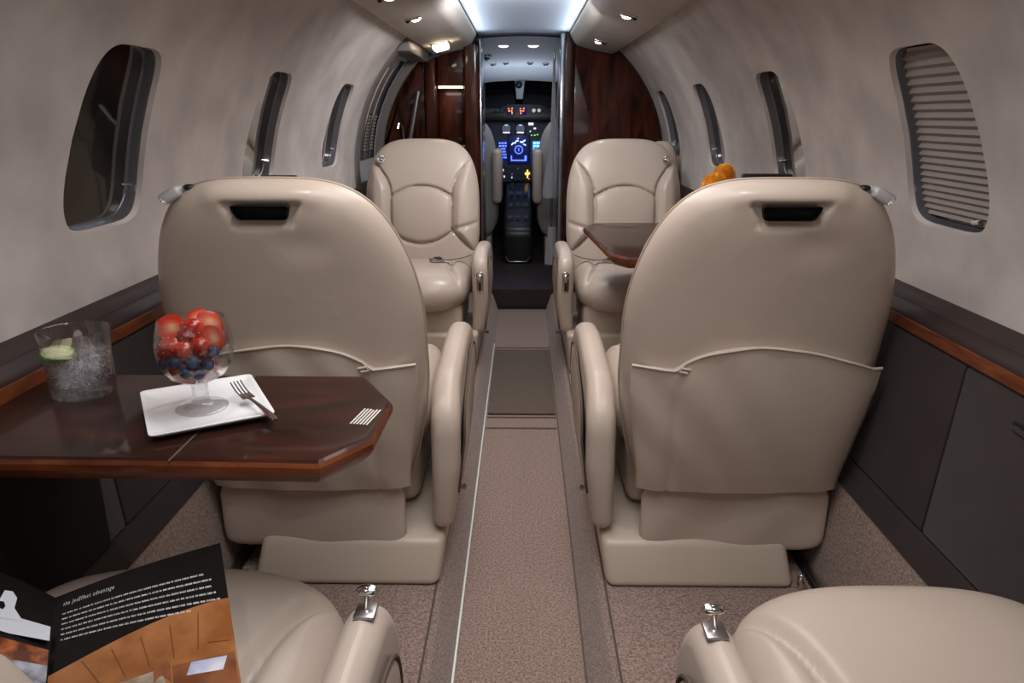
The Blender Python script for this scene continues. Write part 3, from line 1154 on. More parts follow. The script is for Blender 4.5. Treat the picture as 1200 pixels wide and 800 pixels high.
# extra seat back showing behind the front right chair
xs = empty('side_seat', (0.645, 3.68, FZ))
tag(xs, 'small tan padded seat back peeking out outboard behind the front right chair', 'seat')
pillow('backrest', 0.090, 0.36, 0.05, LEATHER, xs, N=16, nt_=3.2, nb=5, mexp=5, place=lambda x, b, y: Vector((x + 0.036 * sstep(0.16, 0.21, b), y, 0.51 + b)),
       dispB=lambda x, b: -0.008 * gs(b - 0.02, 0.01) - 0.006 * gs(x, 0.006))
box('base', -0.10, 0.0, -0.10, 0.30, 0.0, 0.30, LEATHER2, xs, bev=0.03, seg=3)

# dark slim panels just forward of the two rear-view chairs
for s, lab in ((1, 'thin black panel just above the top of the right chair, by the orange flowers'), (-1, 'thin black panel just above the top of the left chair')):
    t = empty('monitor', (s * 0.60, 1.83, 0.78))
    tag(t, lab, 'screen')
    w = 0.060 if s > 0 else 0.040
    zt = 0.193 if s > 0 else 0.188
    box('screen_housing', -w, w, -0.012, 0.012, 0.10, zt - 0.0, BLACKM, t, bev=0.004)
    box('screen_stalk', -0.012, 0.012, -0.006, 0.006, -0.01, 0.11, BLACKM, t, bev=0.003)
    box('stalk_arm', -0.012 if s < 0 else -0.01, 0.012, -0.006, 0.006, -0.012, 0.006, BLACKM, t, bev=0.002)
    bm = bmesh.new()
    a_tube(bm, [(0, 0, -0.004), (s * 0.16, 0, -0.004)], 0.008, 8)
    bm_obj('wall_arm', bm, BLACKM, t)

# ------------------------------------------------------------ tables
TZ = 0.72


def table(name, outline, label, seamx=None, group=None):
    t = empty(name, (outline[0][0], outline[0][1], TZ - 0.034))
    tag(t, label, 'table', group)
    ox, oy, oz = t.location
    pts = [(x - ox, y - oy) for x, y in outline]
    cx = sum(p[0] for p in pts) / len(pts); cy = sum(p[1] for p in pts) / len(pts)

    def offs(d):
        out = []
        n = len(pts)
        for i in range(n):
            p = Vector(pts[i]); a = (p - Vector(pts[i - 1])).normalized(); b = (Vector(pts[(i + 1) % n]) - p).normalized()
            na = Vector((a.y, -a.x)); nb_ = Vector((b.y, -b.x))
            if (p - Vector((cx, cy))).dot(na + nb_) < 0:
                na, nb_ = -na, -nb_
            k = (na + nb_).normalized()
            out.append(p + k * d / max(0.5, k.dot(na)))
        return out
    bm = bmesh.new()
    prof = [(-0.012, 0.034), (-0.006, 0.0335), (-0.002, 0.031)]
    top_r = [[(q.x, q.y, z) for q in offs(d)] for d, z in prof]
    rr = [[bm.verts.new(p) for p in r] for r in top_r]
    bm.faces.new(rr[0])
    for a_, b_ in zip(rr, rr[1:]):
        for i in range(len(a_)):
            bm.faces.new((a_[i], a_[(i + 1) % len(a_)], b_[(i + 1) % len(a_)], b_[i]))
    bm_obj('tabletop', bm, WOOD, t, auto=25)
    prof = [(-0.002, 0.031), (0.001, 0.026), (0.001, 0.018), (-0.003, 0.011), (-0.008, 0.006), (-0.014, 0.0)]
    bm = bmesh.new()
    rr = [[bm.verts.new((q.x, q.y, z)) for q in offs(d)] for d, z in prof]
    for a_, b_ in zip(rr, rr[1:]):
        for i in range(len(a_)):
            bm.faces.new((a_[i], a_[(i + 1) % len(a_)], b_[(i + 1) % len(a_)], b_[i]))
    bm.faces.new(rr[-1])
    bm_obj('table_edge', bm, WOODE, t, auto=25)
    if seamx is not None:
        y0 = min(p[1] for p in pts); y1 = max(p[1] for p in pts)
        box('leaf_joint', seamx - ox - 0.001, seamx - ox + 0.001, y0 + 0.001, y1 - 0.004, 0.0335, 0.0344, SEAM, t)
    return t


tb = table('folding_table', [(-0.745, 0.778), (-0.420, 0.775), (-0.238, 0.770), (-0.189, 0.838), (-0.186, 0.965), (-0.245, 1.070), (-0.745, 1.075)],
           'glossy dark mahogany fold-out table holding the plate and the tumbler', seamx=-0.417)
# printed placard: rows of tiny illegible white lettering
PRINT = mat('white_print', (0.75, 0.72, 0.66), 0.5)
bm = bmesh.new()
random.seed(9)
M = Matrix.Translation((-0.211 - tb.location.x, 0.905 - tb.location.y, 0.0345)) @ rotm(0, 0, math.radians(80))
for r_ in range(6):
    x = -0.026
    while x < 0.024:
        w = random.uniform(0.002, 0.006)
        a_box(bm, x, min(x + w, 0.026), 0.011 - r_ * 0.0045 - 0.0011, 0.011 - r_ * 0.0045 + 0.0011, 0, 0.0003)
        x += w + 0.0008
bmesh.ops.transform(bm, matrix=M, verts=bm.verts)
bm_obj('placard_lettering', bm, PRINT, tb, smooth=False)
# brackets and leg housing below
box('slide_rail', 0.0, 0.46, 0.06, 0.09, -0.018, 0.0, BLACKM, tb, bev=0.003)
box('slide_rail', 0.0, 0.46, 0.20, 0.23, -0.018, 0.0, BLACKM, tb, bev=0.003)
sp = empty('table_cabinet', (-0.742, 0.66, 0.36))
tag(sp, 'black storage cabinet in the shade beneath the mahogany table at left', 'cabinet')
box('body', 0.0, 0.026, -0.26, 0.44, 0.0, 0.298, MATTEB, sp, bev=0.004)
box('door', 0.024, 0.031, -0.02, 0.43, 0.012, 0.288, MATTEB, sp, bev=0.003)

tb2 = table('folding_table', [(0.740, 2.065), (0.300, 2.065), (0.262, 2.13), (0.224, 2.66), (0.275, 2.78), (0.740, 2.78)],
            'glossy dark mahogany table in front of the front right chair')

# ------------------------------------------------------------ things on the table
# tumbler
TUM = (-0.641, 0.985, TZ + 0.0005)
tum = empty('tumbler', TUM)
tag(tum, 'cut-glass tumbler of sparkling water on the mahogany table', 'glass')
cut = lambda k, z: 1 + (0.045 if (k % 4) in (0, 1) else -0.02) * (1 if 0.004 < z < 0.045 else 0)
bm = bmesh.new()
H = 0.098
prof = [(0, 0.002), (0.034, 0.002), (0.0375, 0.0), (0.041, 0.004), (0.0415, 0.010), (0.0425, 0.044), (0.0435, 0.052), (0.0465, H - 0.001), (0.0460, H), (0.0450, H - 0.001), (0.0418, 0.052), (0.0395, 0.022), (0.036, 0.014), (0, 0.013)]
n = 64
rings = []
for i, (r_, z) in enumerate(prof):
    if r_ == 0:
        rings.append([bm.verts.new((0, 0, z))])
    else:
        f = (lambda k: 1 + (0.035 * math.cos(2 * PI * k / 4))) if (2 <= i <= 5) else (lambda k: 1)
        rings.append([bm.verts.new((r_ * f(k) * math.cos(2 * PI * k / n), r_ * f(k) * math.sin(2 * PI * k / n), z)) for k in range(n)])
for A, B in zip(rings, rings[1:]):
    for k in range(n):
        k2 = (k + 1) % n
        if len(A) == 1:
            bm.faces.new((A[0], B[k2], B[k]))
        elif len(B) == 1:
            bm.faces.new((A[k], A[k2], B[0]))
        else:
            bm.faces.new((A[k], A[k2], B[k2], B[k]))
bm_obj('glass_body', bm, GLASS, tum, auto=50)
wt = lathe('sparkling_water', [(0, 0.0135), (0.0355, 0.0145), (0.0390, 0.022), (0.0412, 0.052), (0.0428, 0.067), (0.0418, 0.0665), (0, 0.066)], WATER, None, n=48)
wt.location = TUM
tag(wt, 'sparkling water filling two thirds of the cut-glass tumbler', 'water')
BUB = mat('bubble', (0.9, 0.93, 0.96), 0.2)
bm = bmesh.new()
for k in range(650):
    a_, r_ = random.uniform(0, 2 * PI), random.uniform(0.01, 0.037)
    c = Vector((r_ * math.cos(a_), r_ * math.sin(a_), random.uniform(0.02, 0.064)))
    v = bmesh.ops.create_icosphere(bm, subdivisions=1, radius=random.uniform(0.0004, 0.0014))['verts']
    bmesh.ops.translate(bm, vec=c, verts=v)
bub = bm_obj('bubbles', bm, BUB, None)
bub.location = TUM
tag(bub, 'fine gas bubbles in the sparkling water', 'bubbles', kind='stuff')
# ice
ICE = mat('ice', (0.95, 0.97, 1.0), 0.12, trans=0.92, ior=1.31)
for k, (p, rz, lab) in enumerate((((0.012, 0.006, 0.052), 0.4, 'ice cube floating at the right of the lime slice'), ((-0.006, -0.010, 0.035), 1.1, 'ice cube submerged below the lime slice'))):
    o = box('ice_cube', -0.012, 0.012, -0.012, 0.012, -0.011, 0.011, ICE, bev=0.004, seg=3)
    o.location = Vector(TUM) + Vector(p)
    o.rotation_euler = (0.3 + k, 0.5, rz)
    tag(o, lab, 'ice cube', 'ice cubes in the tumbler')
# lime
lm = empty('lime_slice', Vector(TUM) + Vector((-0.018, -0.016, 0.066)))
lm.rotation_euler = (0.20, 0.10, 0.3)
tag(lm, 'half round lime slice floating in the tumbler of water', 'lime')
LRIND = mat('lime_rind', (0.10, 0.20, 0.015), 0.35)
LFLESH = mat('lime_flesh', (0.62, 0.66, 0.32), 0.35, noise=(90, (0.74, 0.76, 0.50), 3, 0.35, 0.65))
lathe('rind', [(0.0205, -0.003), (0.0222, -0.002), (0.0225, 0.001), (0.0210, 0.0035), (0.0195, 0.0035), (0.0195, -0.003)], LRIND, lm, n=32)
lathe('flesh', [(0, -0.0028), (0.0196, -0.0028), (0.0196, 0.0034), (0, 0.0036)], LFLESH, lm, n=32)

# plate
pc = [Vector((-0.553, 0.972)), Vector((-0.420, 1.040)), Vector((-0.325, 0.892)), Vector((-0.458, 0.815))]
pcx = sum(pc, Vector((0, 0))) / 4
pe = pc[2] - pc[3]
ang = math.atan2(pe.y, pe.x)
PLT = (pcx.x, pcx.y, TZ + 0.0005)
plw, plh = (pc[2] - pc[3]).length / 2, (pc[1] - pc[2]).length / 2
bm = bmesh.new()
rr = []
for k, z in ((0.0, 0.004), (0.55, 0.004), (0.80, 0.0048), (0.93, 0.0085), (0.985, 0.0110), (1.0, 0.0105), (1.0, 0.009), (0.93, 0.004), (0.80, 0.001), (0.72, 0.0), (0.0, 0.0)):
    if k == 0:
        rr.append([bm.verts.new((0, 0, z))])
        continue
    out = round_poly([(-plw * k, -plh * k), (plw * k, -plh * k), (plw * k, plh * k), (-plw * k, plh * k)], 0.009, 5)
    rr.append([bm.verts.new((x, y, z)) for x, y in out])
for A, B in zip(rr, rr[1:]):
    n = max(len(A), len(B))
    for k in range(n):
        k2 = (k + 1) % n
        if len(A) == 1:
            bm.faces.new((A[0], B[k2], B[k]))
        elif len(B) == 1:
            bm.faces.new((A[k], A[k2], B[0]))
        else:
            bm.faces.new((A[k], A[k2], B[k2], B[k]))
pl = bm_obj('plate', bm, PORC, None, auto=50)
pl.location = PLT
pl.rotation_euler = (0, 0, ang)
tag(pl, 'rectangular white porcelain plate under the fruit goblet', 'plate')

# goblet
GOB = (-0.440, 0.922, TZ + 0.0052)
gob = empty('goblet', GOB)
tag(gob, 'stemmed glass goblet filled with berries, standing on the white plate', 'glass')
BO = [(0.011, 0.040), (0.022, 0.0415), (0.036, 0.050), (0.046, 0.065), (0.0495, 0.082), (0.0495, 0.096), (0.0465, 0.113), (0.0415, 0.128)]
BI = [(0.0408, 0.1275), (0.0457, 0.113), (0.0485, 0.096), (0.0485, 0.082), (0.0449, 0.0658), (0.0350, 0.0520), (0.0215, 0.0450), (0.008, 0.0438), (0, 0.0438)]
lathe('glass_bowl', BO[0:1] + BO[1:] + [(0.0412, 0.1285)] + BI, BOWLG, gob, n=56, auto=60)
lathe('glass_stem', [(0, 0.0), (0.0335, 0.0), (0.0345, 0.002), (0.0325, 0.004), (0.020, 0.0055), (0.0125, 0.009), (0.0105, 0.016), (0.0105, 0.030), (0.0118, 0.0385), (0.0108, 0.0400), (0, 0.0402)], STEMG, gob, n=56, auto=60)

# fruit
def gradient_mat(name, c0, c1, c2, inner, outer, seeds=False):
    m = mat(name, c0, 0.28, coat=0.4)
    nt = m.node_tree
    b = nt.nodes['Principled BSDF']
    tc = nt.nodes.new('ShaderNodeTexCoord')
    ln = nt.nodes.new('ShaderNodeVectorMath'); ln.operation = 'LENGTH'
    mp = nt.nodes.new('ShaderNodeMapping'); mp.inputs['Scale'].default_value = (1, 1, 0.72)
    r = nt.nodes.new('ShaderNodeValToRGB')
    r.color_ramp.elements[0].position = inner
    r.color_ramp.elements[1].position = outer
    r.color_ramp.elements[0].color = (*c0, 1)
    r.color_ramp.elements[1].color = (*c2, 1)
    e = r.color_ramp.elements.new((inner + outer) / 2)
    e.color = (*c1, 1)
    mul = nt.nodes.new('ShaderNodeMath'); mul.operation = 'MULTIPLY'; mul.inputs[1].default_value = 50
    nt.links.new(tc.outputs['Object'], mp.inputs['Vector'])
    nt.links.new(mp.outputs['Vector'], ln.inputs[0])
    nt.links.new(ln.outputs['Value'], mul.inputs[0])
    nt.links.new(mul.outputs[0], r.inputs['Fac'])
    nt.links.new(r.outputs['Color'], b.inputs['Base Color'])
    return m


SKIN = mat('strawberry_skin', (0.30, 0.012, 0.008), 0.25, coat=0.6, noise=(60, (0.46, 0.035, 0.014), 2, 0.4, 0.7))
FLESH = gradient_mat('strawberry_flesh', (0.62, 0.36, 0.22), (0.55, 0.11, 0.045), (0.42, 0.02, 0.01), 0.10, 0.62)
BLUE = mat('blueberry_skin', (0.018, 0.026, 0.055), 0.5, noise=(120, (0.055, 0.075, 0.13), 3, 0.35, 0.7))
SEED = mat('seed', (0.65, 0.35, 0.08), 0.4)


def strawberry(c, s, rot, label, half=False):
    s *= 1.12
    t = empty('strawberry', Vector(GOB) + Vector(c))
    t.rotation_euler = rot
    tag(t, label, 'strawberry', 'cut strawberries in the goblet')

    def shp(v):
        k = 1.02 - 0.55 * max(0, -v.z) ** 1.1 - 0.12 * max(0, v.z) ** 3
        return Vector((v.x * k, v.y * k, v.z * 1.38))
    bm = bmesh.new()
    bmesh.ops.create_uvsphere(bm, u_segments=24, v_segments=16, radius=1)
    for v in bm.verts:
        v.co = shp(v.co) * s
    if half:
        bmesh.ops.bisect_plane(bm, geom=bm.verts[:] + bm.edges[:] + bm.faces[:], plane_co=(0, 0, 0), plane_no=(0, 1, 0), clear_outer=True)
        es = [e for e in bm.edges if e.is_boundary]
    bm_obj('skin', bm, SKIN, t, auto=80)
    bm = bmesh.new()
    if half:
        # cut face, slightly domed, rounded edge
        N = 32
        rows = []
        for q in range(0, 5):
            k = q / 4
            row = []
            for i in range(N):
                a_ = 2 * PI * i / N
                p = shp(Vector((math.cos(a_), 0, math.sin(a_)))) * s * k
                p.y = 0.0006 * (1 - k * k) + (-0.0002 if q == 4 else 0.0004)
                row.append(bm.verts.new(p) if q else None)
            rows.append(row)
        c0 = bm.verts.new((0, 0.0012, 0))
        for i in range(N):
            bm.faces.new((c0, rows[1][i], rows[1][(i + 1) % N]))
        for A, B in zip(rows[1:], rows[2:]):
            for i in range(N):
                bm.faces.new((A[i], A[(i + 1) % N], B[(i + 1) % N], B[i]))
        bm_obj('cut_face', bm, FLESH, t, auto=80)
    bm = bmesh.new()
    for k in range(34):
        a_ = k * 2.4
        zz = -0.85 + 1.6 * k / 34
        rr_ = math.sqrt(max(0, 1 - zz * zz))
        v = Vector((rr_ * math.cos(a_), rr_ * math.sin(a_), zz))
        if half and v.y > -0.05:
            continue
        p = shp(v) * s * 1.0
        w = bmesh.ops.create_icosphere(bm, subdivisions=1, radius=s * 0.055)['verts']
        bmesh.ops.translate(bm, vec=p, verts=w)
    bm_obj('seeds', bm, SEED, t)['kind'] = 'stuff'
    return t


def face(yaw, tilt=0.0, roll=0.0):
    """cut face (+y local) turned towards the viewer (-y) with yaw/tilt"""
    return (Matrix.Rotation(PI + yaw, 4, 'Z') @ Matrix.Rotation(tilt, 4, 'X') @ Matrix.Rotation(roll, 4, 'Y')).to_euler()


strawberry((-0.021, -0.010, 0.117), 0.0165, face(-0.2, 0.55, 1.3), 'large halved strawberry with pale cut face, top left of the goblet', True)
strawberry((0.003, 0.010, 0.122), 0.0120, face(0.2, 0.5, -0.6), 'orange-red strawberry wedge at the top centre of the goblet', True)
strawberry((0.005, -0.012, 0.110), 0.0155, (0.5, 0.3, 0.4), 'shiny whole red strawberry in the middle of the goblet top')
strawberry((0.025, 0.004, 0.121), 0.0125, face(0.5, 0.3, 0.9), 'thin strawberry slice standing up at the right rim', True)
strawberry((0.033, -0.012, 0.104), 0.0120, face(0.3, 0.1, 0.4), 'strawberry piece with an orange-white cut side at the right edge', True)
strawberry((-0.023, -0.018, 0.091), 0.0150, (0.2, 1.2, 0.3), 'large dark red strawberry at the left side of the bowl')
strawberry((0.000, -0.030, 0.092), 0.0125, (0.2, 1.9, 0.8), 'red strawberry just above the blueberries at the centre')
strawberry((0.017, -0.022, 0.094), 0.0130, (1.0, 0.7, 0.2), 'red strawberry above the right-hand blueberries')
strawberry((-0.010, -0.022, 0.060), 0.0150, face(-0.15, 0.1, 0.9), 'pale halved strawberry at the bottom of the goblet', True)
strawberry((0.014, -0.006, 0.058), 0.0130, (0.2, 0.7, 1.3), 'red strawberry low behind the blueberries')
strawberry((-0.019, 0.017, 0.087), 0.0145, (0.3, 0.5, 2.0), 'red strawberry at the back of the bowl')
strawberry((0.019, 0.018, 0.092), 0.0135, (1.3, 0.5, 1.0), 'red strawberry at the back right of the bowl')
bb = [((-0.032, -0.022, 0.071), 0.0078, 'blueberry farthest left in the goblet'),
      ((-0.009, -0.038, 0.0785), 0.0088, 'large blueberry in the upper middle of the berries'),
      ((0.0035, -0.040, 0.0660), 0.0080, 'blueberry at the lower centre, touching the pale strawberry'),
      ((0.014, -0.038, 0.0800), 0.0090, 'large dark blueberry right of the centre'),
      ((0.017, -0.033, 0.0620), 0.0080, 'lowest blueberry, right of the stem'),
      ((0.029, -0.028, 0.0720), 0.0078, 'blueberry at the lower right of the bowl'),
      ((0.034, -0.022, 0.0880), 0.0080, 'blueberry farthest right and highest in the goblet'),
      ((-0.020, -0.030, 0.076), 0.0070, 'small blueberry tucked between the two left berries')]
for c, s, lab in bb:
    t = empty('blueberry', Vector(GOB) + Vector(c))
    tag(t, lab, 'blueberry', 'blueberries in the goblet')
    s *= 1.10
    ell('berry', (0, 0, 0), (s, s, s * 0.88), BLUE, t, 18)
    lathe('crown', [(0.0022, s * 0.84), (0.0034, s * 0.92), (0.0028, s * 0.95), (0.0018, s * 0.86), (0, s * 0.85)], BLUE, t, n=10)
    t.rotation_euler = (random.uniform(0.4, 1.4), random.uniform(-0.5, 0.5), random.uniform(-0.6, 0.6))

# fork resting on goblet side of the plate
fa, fb = Vector((-0.405, 0.962, TZ + 0.018)), Vector((-0.318, 0.862, TZ + 0.0135))
fk = empty('fork', fa)
tag(fk, 'small silver fork leaning on the plate beside the goblet', 'fork')
d = fb - fa
fk.rotation_euler = (0, math.atan2(-d.z, d.xy.length), math.atan2(d.y, d.x))
L = d.length
bm = bmesh.new()
a_tube(bm, [(0.042, 0, 0.0), (0.052, 0, 0.001), (0.075, 0, 0.002), (L - 0.02, 0, 0.001), (L, 0, 0)], 0.003, 8, radii=[0.0032, 0.0026, 0.0032, 0.0052, 0.0040], flat=0.45)
bm_obj('handle', bm, CHROME, fk)
bm = bmesh.new()
a_box(bm, 0.024, 0.044, -0.0085, 0.0085, -0.0012, 0.0012, 0.001)
for k in range(4):
    y = -0.0072 + 0.0048 * k
    a_tube(bm, [(0.026, y, 0.0), (0.010, y, 0.003), (-0.006, y, 0.009)], 0.0011, 6)
bm_obj('tines', bm, CHROME, fk)

# ------------------------------------------------------------ brochure on the left chair
br = empty('brochure', (-0.555, 0.715, 0.52))
tag(br, 'open glossy brochure with black text page and orange cabin photo, on the lower left chair', 'brochure')
PB = mat('page_black', (0.005, 0.004, 0.004), 0.35, coat=0.1, spec=0.3)
# right page frame from its fold and top right corner
ft = Vector((-0.5260, 0.6890, 0.5900)); tr = Vector((-0.3560, 0.7440, 0.6270))
fbm = Vector((-0.4730, 0.5880, 0.5750)); brr = Vector((-0.2730, 0.5740, 0.5800))
# extend pages downwards beyond the picture edge
def ext(a, b, k):
    return a + (b - a) * k
fb2 = ext(ft, fbm, 1.55); br2 = ext(tr, brr, 1.22)
tl = Vector((-0.6500, 0.6950, 0.6400)); bl = Vector((-0.4770, 0.4520, 0.6050))


def quad_pt(A, B, C, D, u, v):
    """A top-left, B top-right, C bottom-right, D bottom-left; v from the top"""
    return (A * (1 - u) + B * u) * (1 - v) + (D * (1 - u) + C * u) * v


def page(name, A, B, C, D, m, nx=16, ny=16, o=0.0, region=None, parent=None, curve=0.0):
    bm = bmesh.new()
    loc = br.location
    nrm = (B - A).cross(D - A).normalized()
    if nrm.z < 0:
        nrm = -nrm
    us = region
    g = []
    for j in range(ny + 1):
        row = []
        for i in range(nx + 1):
            u, v = i / nx, j / ny
            if us:
                u, v = us(u, v)
            p = quad_pt(A, B, C, D, u, v) + nrm * (o + curve * math.sin(PI * u)) - loc
            row.append(bm.verts.new(p))
        g.append(row)
    for j in range(ny):
        for i in range(nx):
            bm.faces.new((g[j][i], g[j + 1][i], g[j + 1][i + 1], g[j][i + 1]))
    fs = bm.faces[:]
    ret = bmesh.ops.extrude_face_region(bm, geom=fs)
    bmesh.ops.translate(bm, vec=-nrm * 0.0004, verts=[q for q in ret['geom'] if isinstance(q, bmesh.types.BMVert)])
    return bm_obj(name, bm, m, parent or br, auto=60)


RP = (ft, tr, br2, fb2)
LP_ = (tl, ft, fb2, bl)
rp = page('right_page', *RP, PB, curve=0.004)
lp = page('left_page', *LP_, PB, curve=0.006)
# orange photo under a swoosh line on the right page
PHOTO = mat('printed_photo_orange', (0.27, 0.095, 0.025), 0.25, coat=0.4, noise=(22, (0.48, 0.20, 0.075), 5, 0.35, 0.7))
PH2 = mat('printed_photo_dark', (0.16, 0.05, 0.02), 0.3, noise=(30, (0.34, 0.13, 0.05), 4, 0.35, 0.7))
PH3 = mat('printed_photo_pale', (0.26, 0.19, 0.13), 0.3, noise=(60, (0.50, 0.42, 0.34), 4, 0.35, 0.7))
PH4 = mat('printed_photo_blue', (0.30, 0.36, 0.62), 0.3, noise=(40, (0.75, 0.75, 0.80), 3, 0.35, 0.7))


def swoosh(u):
    return 0.66 - 0.30 * (1 - (1 - u) ** 1.7)


page('cabin_photo', *RP, PHOTO, o=0.0005, curve=0.004, region=lambda u, v: (u, swoosh(u) + (1 - swoosh(u)) * v), nx=24, ny=8, parent=rp)
page('photo_table', *RP, PH2, o=0.0009, curve=0.004, region=lambda u, v: (0.66 + 0.33 * u, 0.66 + 0.05 * (1 - u) + 0.33 * v * (0.9 + 0.1 * u)), nx=6, ny=4, parent=rp)
page('photo_seat', *RP, PH3, o=0.0009, curve=0.004, region=lambda u, v: (0.30 + 0.30 * u + 0.05 * v, 0.80 - 0.08 * u + 0.2 * v), nx=6, ny=4, parent=rp)
page('photo_magazine', *RP, PH4, o=0.0012, curve=0.004, region=lambda u, v: (0.76 + 0.19 * u - 0.03 * v, 0.70 - 0.02 * u + 0.07 * v), nx=4, ny=3, parent=rp)
page('photo_window', *RP, PHOTO, o=0.0012, curve=0.004, region=lambda u, v: (0.86 + 0.12 * u, 0.51 + 0.09 * v), nx=3, ny=3, parent=rp)
WOVAL = mat('printed_photo_line', (0.20, 0.07, 0.02), 0.3)
for k in range(5):
    page('photo_rib', *RP, WOVAL, o=0.0010, curve=0.004, region=lambda u, v, k=k: (0.18 + 0.16 * k + (0.10 - 0.03 * k) * v + 0.006 * u, 0.60 - 0.045 * k + (0.34 + 0.02 * k) * v * 0.5), nx=1, ny=6, parent=rp)
page('photo_aisle', *RP, PH3, o=0.0009, curve=0.004, region=lambda u, v: (0.44 + 0.10 * u - 0.22 * v, 0.80 - 0.02 * u + 0.2 * v), nx=4, ny=4, parent=rp)
page('photo_headrest', *RP, PH2, o=0.0010, curve=0.004, region=lambda u, v: (0.56 + 0.09 * u, 0.70 - 0.04 * math.sin(PI * u) + 0.10 * v), nx=6, ny=3, parent=rp)
# paragraph text: small irregular strokes, unreadable like the photo's
TXT = mat('page_print', (0.72, 0.70, 0.68), 0.5)
bm = bmesh.new()
random.seed(3)
nrm = (tr - ft).cross(fb2 - ft).normalized()
if nrm.z < 0:
    nrm = -nrm


def stroke(u0, u1, v0, v1):
    ps = [quad_pt(*RP, u, v) + nrm * (0.0008 + 0.004 * math.sin(PI * u)) - br.location for u, v in ((u0, v0), (u1, v0), (u1, v1), (u0, v1))]
    bm.faces.new([bm.verts.new(p) for p in ps])


# slanted title made of joined script letters' strokes
for k, (ln_, y) in enumerate(((0.905, 0.185), (0.955, 0.228), (0.93, 0.271), (0.955, 0.314), (0.975, 0.357), (0.80, 0.400))):
    u = 0.055
    off_v = 0.0
    while u < ln_ - 0.03:
        w = random.uniform(0.008, 0.045)
        # each word is a few letter strokes
        x = u
        while x < u + w:
            stroke(x, x + 0.0028, y - 0.006, y + 0.006)
            stroke(x + 0.0028, x + 0.0055, y + random.choice((-0.004, 0.0, 0.003)), y + random.choice((0.004, 0.006)))
            x += 0.0072
        u = x + 0.006
bm_obj('paragraph_print', bm, TXT, rp, smooth=False)
cu = bpy.data.curves.new('title', 'FONT')
cu.body = 'the JetEffect advantage'
cu.size = 0.0085
cu.space_character = 1.35
cu.shear = 0.3
me = bpy.data.objects.new('title_tmp', cu)
COL.objects.link(me)
dg = bpy.context.evaluated_depsgraph_get()
mesh = bpy.data.meshes.new_from_object(me.evaluated_get(dg))
COL.objects.unlink(me)
bpy.data.objects.remove(me)
wd = max(v.co.x for v in mesh.vertices)
for v in mesh.vertices:
    u = 0.055 + 0.30 * v.co.x / wd
    vv = 0.115 - v.co.y / (fb2 - ft).length
    v.co = quad_pt(*RP, u, vv) + nrm * (0.0009 + 0.004 * math.sin(PI * u)) - br.location
mesh.materials.clear()
mesh.materials.append(TXT)
o = bpy.data.objects.new('title_print', mesh)
link(o, rp)
# jet photo on the left page
JETW = mat('printed_white', (0.62, 0.65, 0.70), 0.3, coat=0.3)
JETR = mat('printed_red_reflection', (0.10, 0.03, 0.015), 0.3, noise=(60, (0.50, 0.14, 0.04), 4, 0.45, 0.7))
JETG = mat('printed_grey_reflection', (0.10, 0.10, 0.13), 0.3, noise=(50, (0.42, 0.42, 0.48), 4, 0.4, 0.7))


def poly_on(name, A, B, C, D, pts, m, o, parent, curve=0.0):
    bm = bmesh.new()
    nn = (B - A).cross(D - A).normalized()
    if nn.z < 0:
        nn = -nn
    bm.faces.new([bm.verts.new(quad_pt(A, B, C, D, u, v) + nn * (o + curve * math.sin(PI * u)) - br.location) for u, v in pts])
    bmesh.ops.triangulate(bm, faces=bm.faces)
    return bm_obj(name, bm, m, parent, smooth=False)


poly_on('jet_reflection', *LP_, [(0.2, 0.42), (0.97, 0.50), (0.97, 0.62), (0.2, 0.55)], JETR, 0.0064, lp)
poly_on('jet_floor', *LP_, [(0.2, 0.55), (0.97, 0.62), (0.97, 0.80), (0.2, 0.70)], JETG, 0.0066, lp)
poly_on('jet_wing', *LP_, [(0.2, 0.27), (0.45, 0.29), (0.97, 0.315), (0.97, 0.43), (0.6, 0.42), (0.2, 0.38)], JETW, 0.0068, lp)
poly_on('jet_tail', *LP_, [(0.30, 0.30), (0.47, 0.27), (0.55, 0.13), (0.62, 0.12), (0.66, 0.16), (0.64, 0.24), (0.72, 0.32), (0.30, 0.34)], JETW, 0.0071, lp)
poly_on('jet_engine', *LP_, [(0.50, 0.22), (0.545, 0.215), (0.56, 0.245), (0.54, 0.27), (0.50, 0.265)], PB, 0.0075, lp)

# ------------------------------------------------------------ orange flowers in a vase on the front right table
PET = mat('orange_petal', (0.95, 0.42, 0.03), 0.6, noise=(30, (1.0, 0.62, 0.09), 2, 0.3, 0.7))
STEM = mat('stem_green', (0.06, 0.12, 0.03), 0.6)
VZ = TZ + 0.0005
vs_ = lathe('vase', [(0, 0), (0.03, 0), (0.034, 0.01), (0.030, 0.05), (0.024, 0.09), (0.028, 0.11), (0.026, 0.11), (0.022, 0.09), (0.027, 0.05), (0.030, 0.012), (0, 0.008)], PORC, None, n=24)
vs_.location = (0.60, 2.26, VZ)
tag(vs_, 'small white vase hidden behind the right chair, holding orange flowers', 'vase')
fl_spots = [((0.572, 2.21, 0.908), 0.042, 'orange pompom flower farthest left in the bunch behind the right chair'),
            ((0.628, 2.32, 0.930), 0.040, 'orange pompom flower standing highest in the middle of the bunch'),
            ((0.668, 2.20, 0.905), 0.034, 'orange pompom flower nearest the right wall in the bunch')]
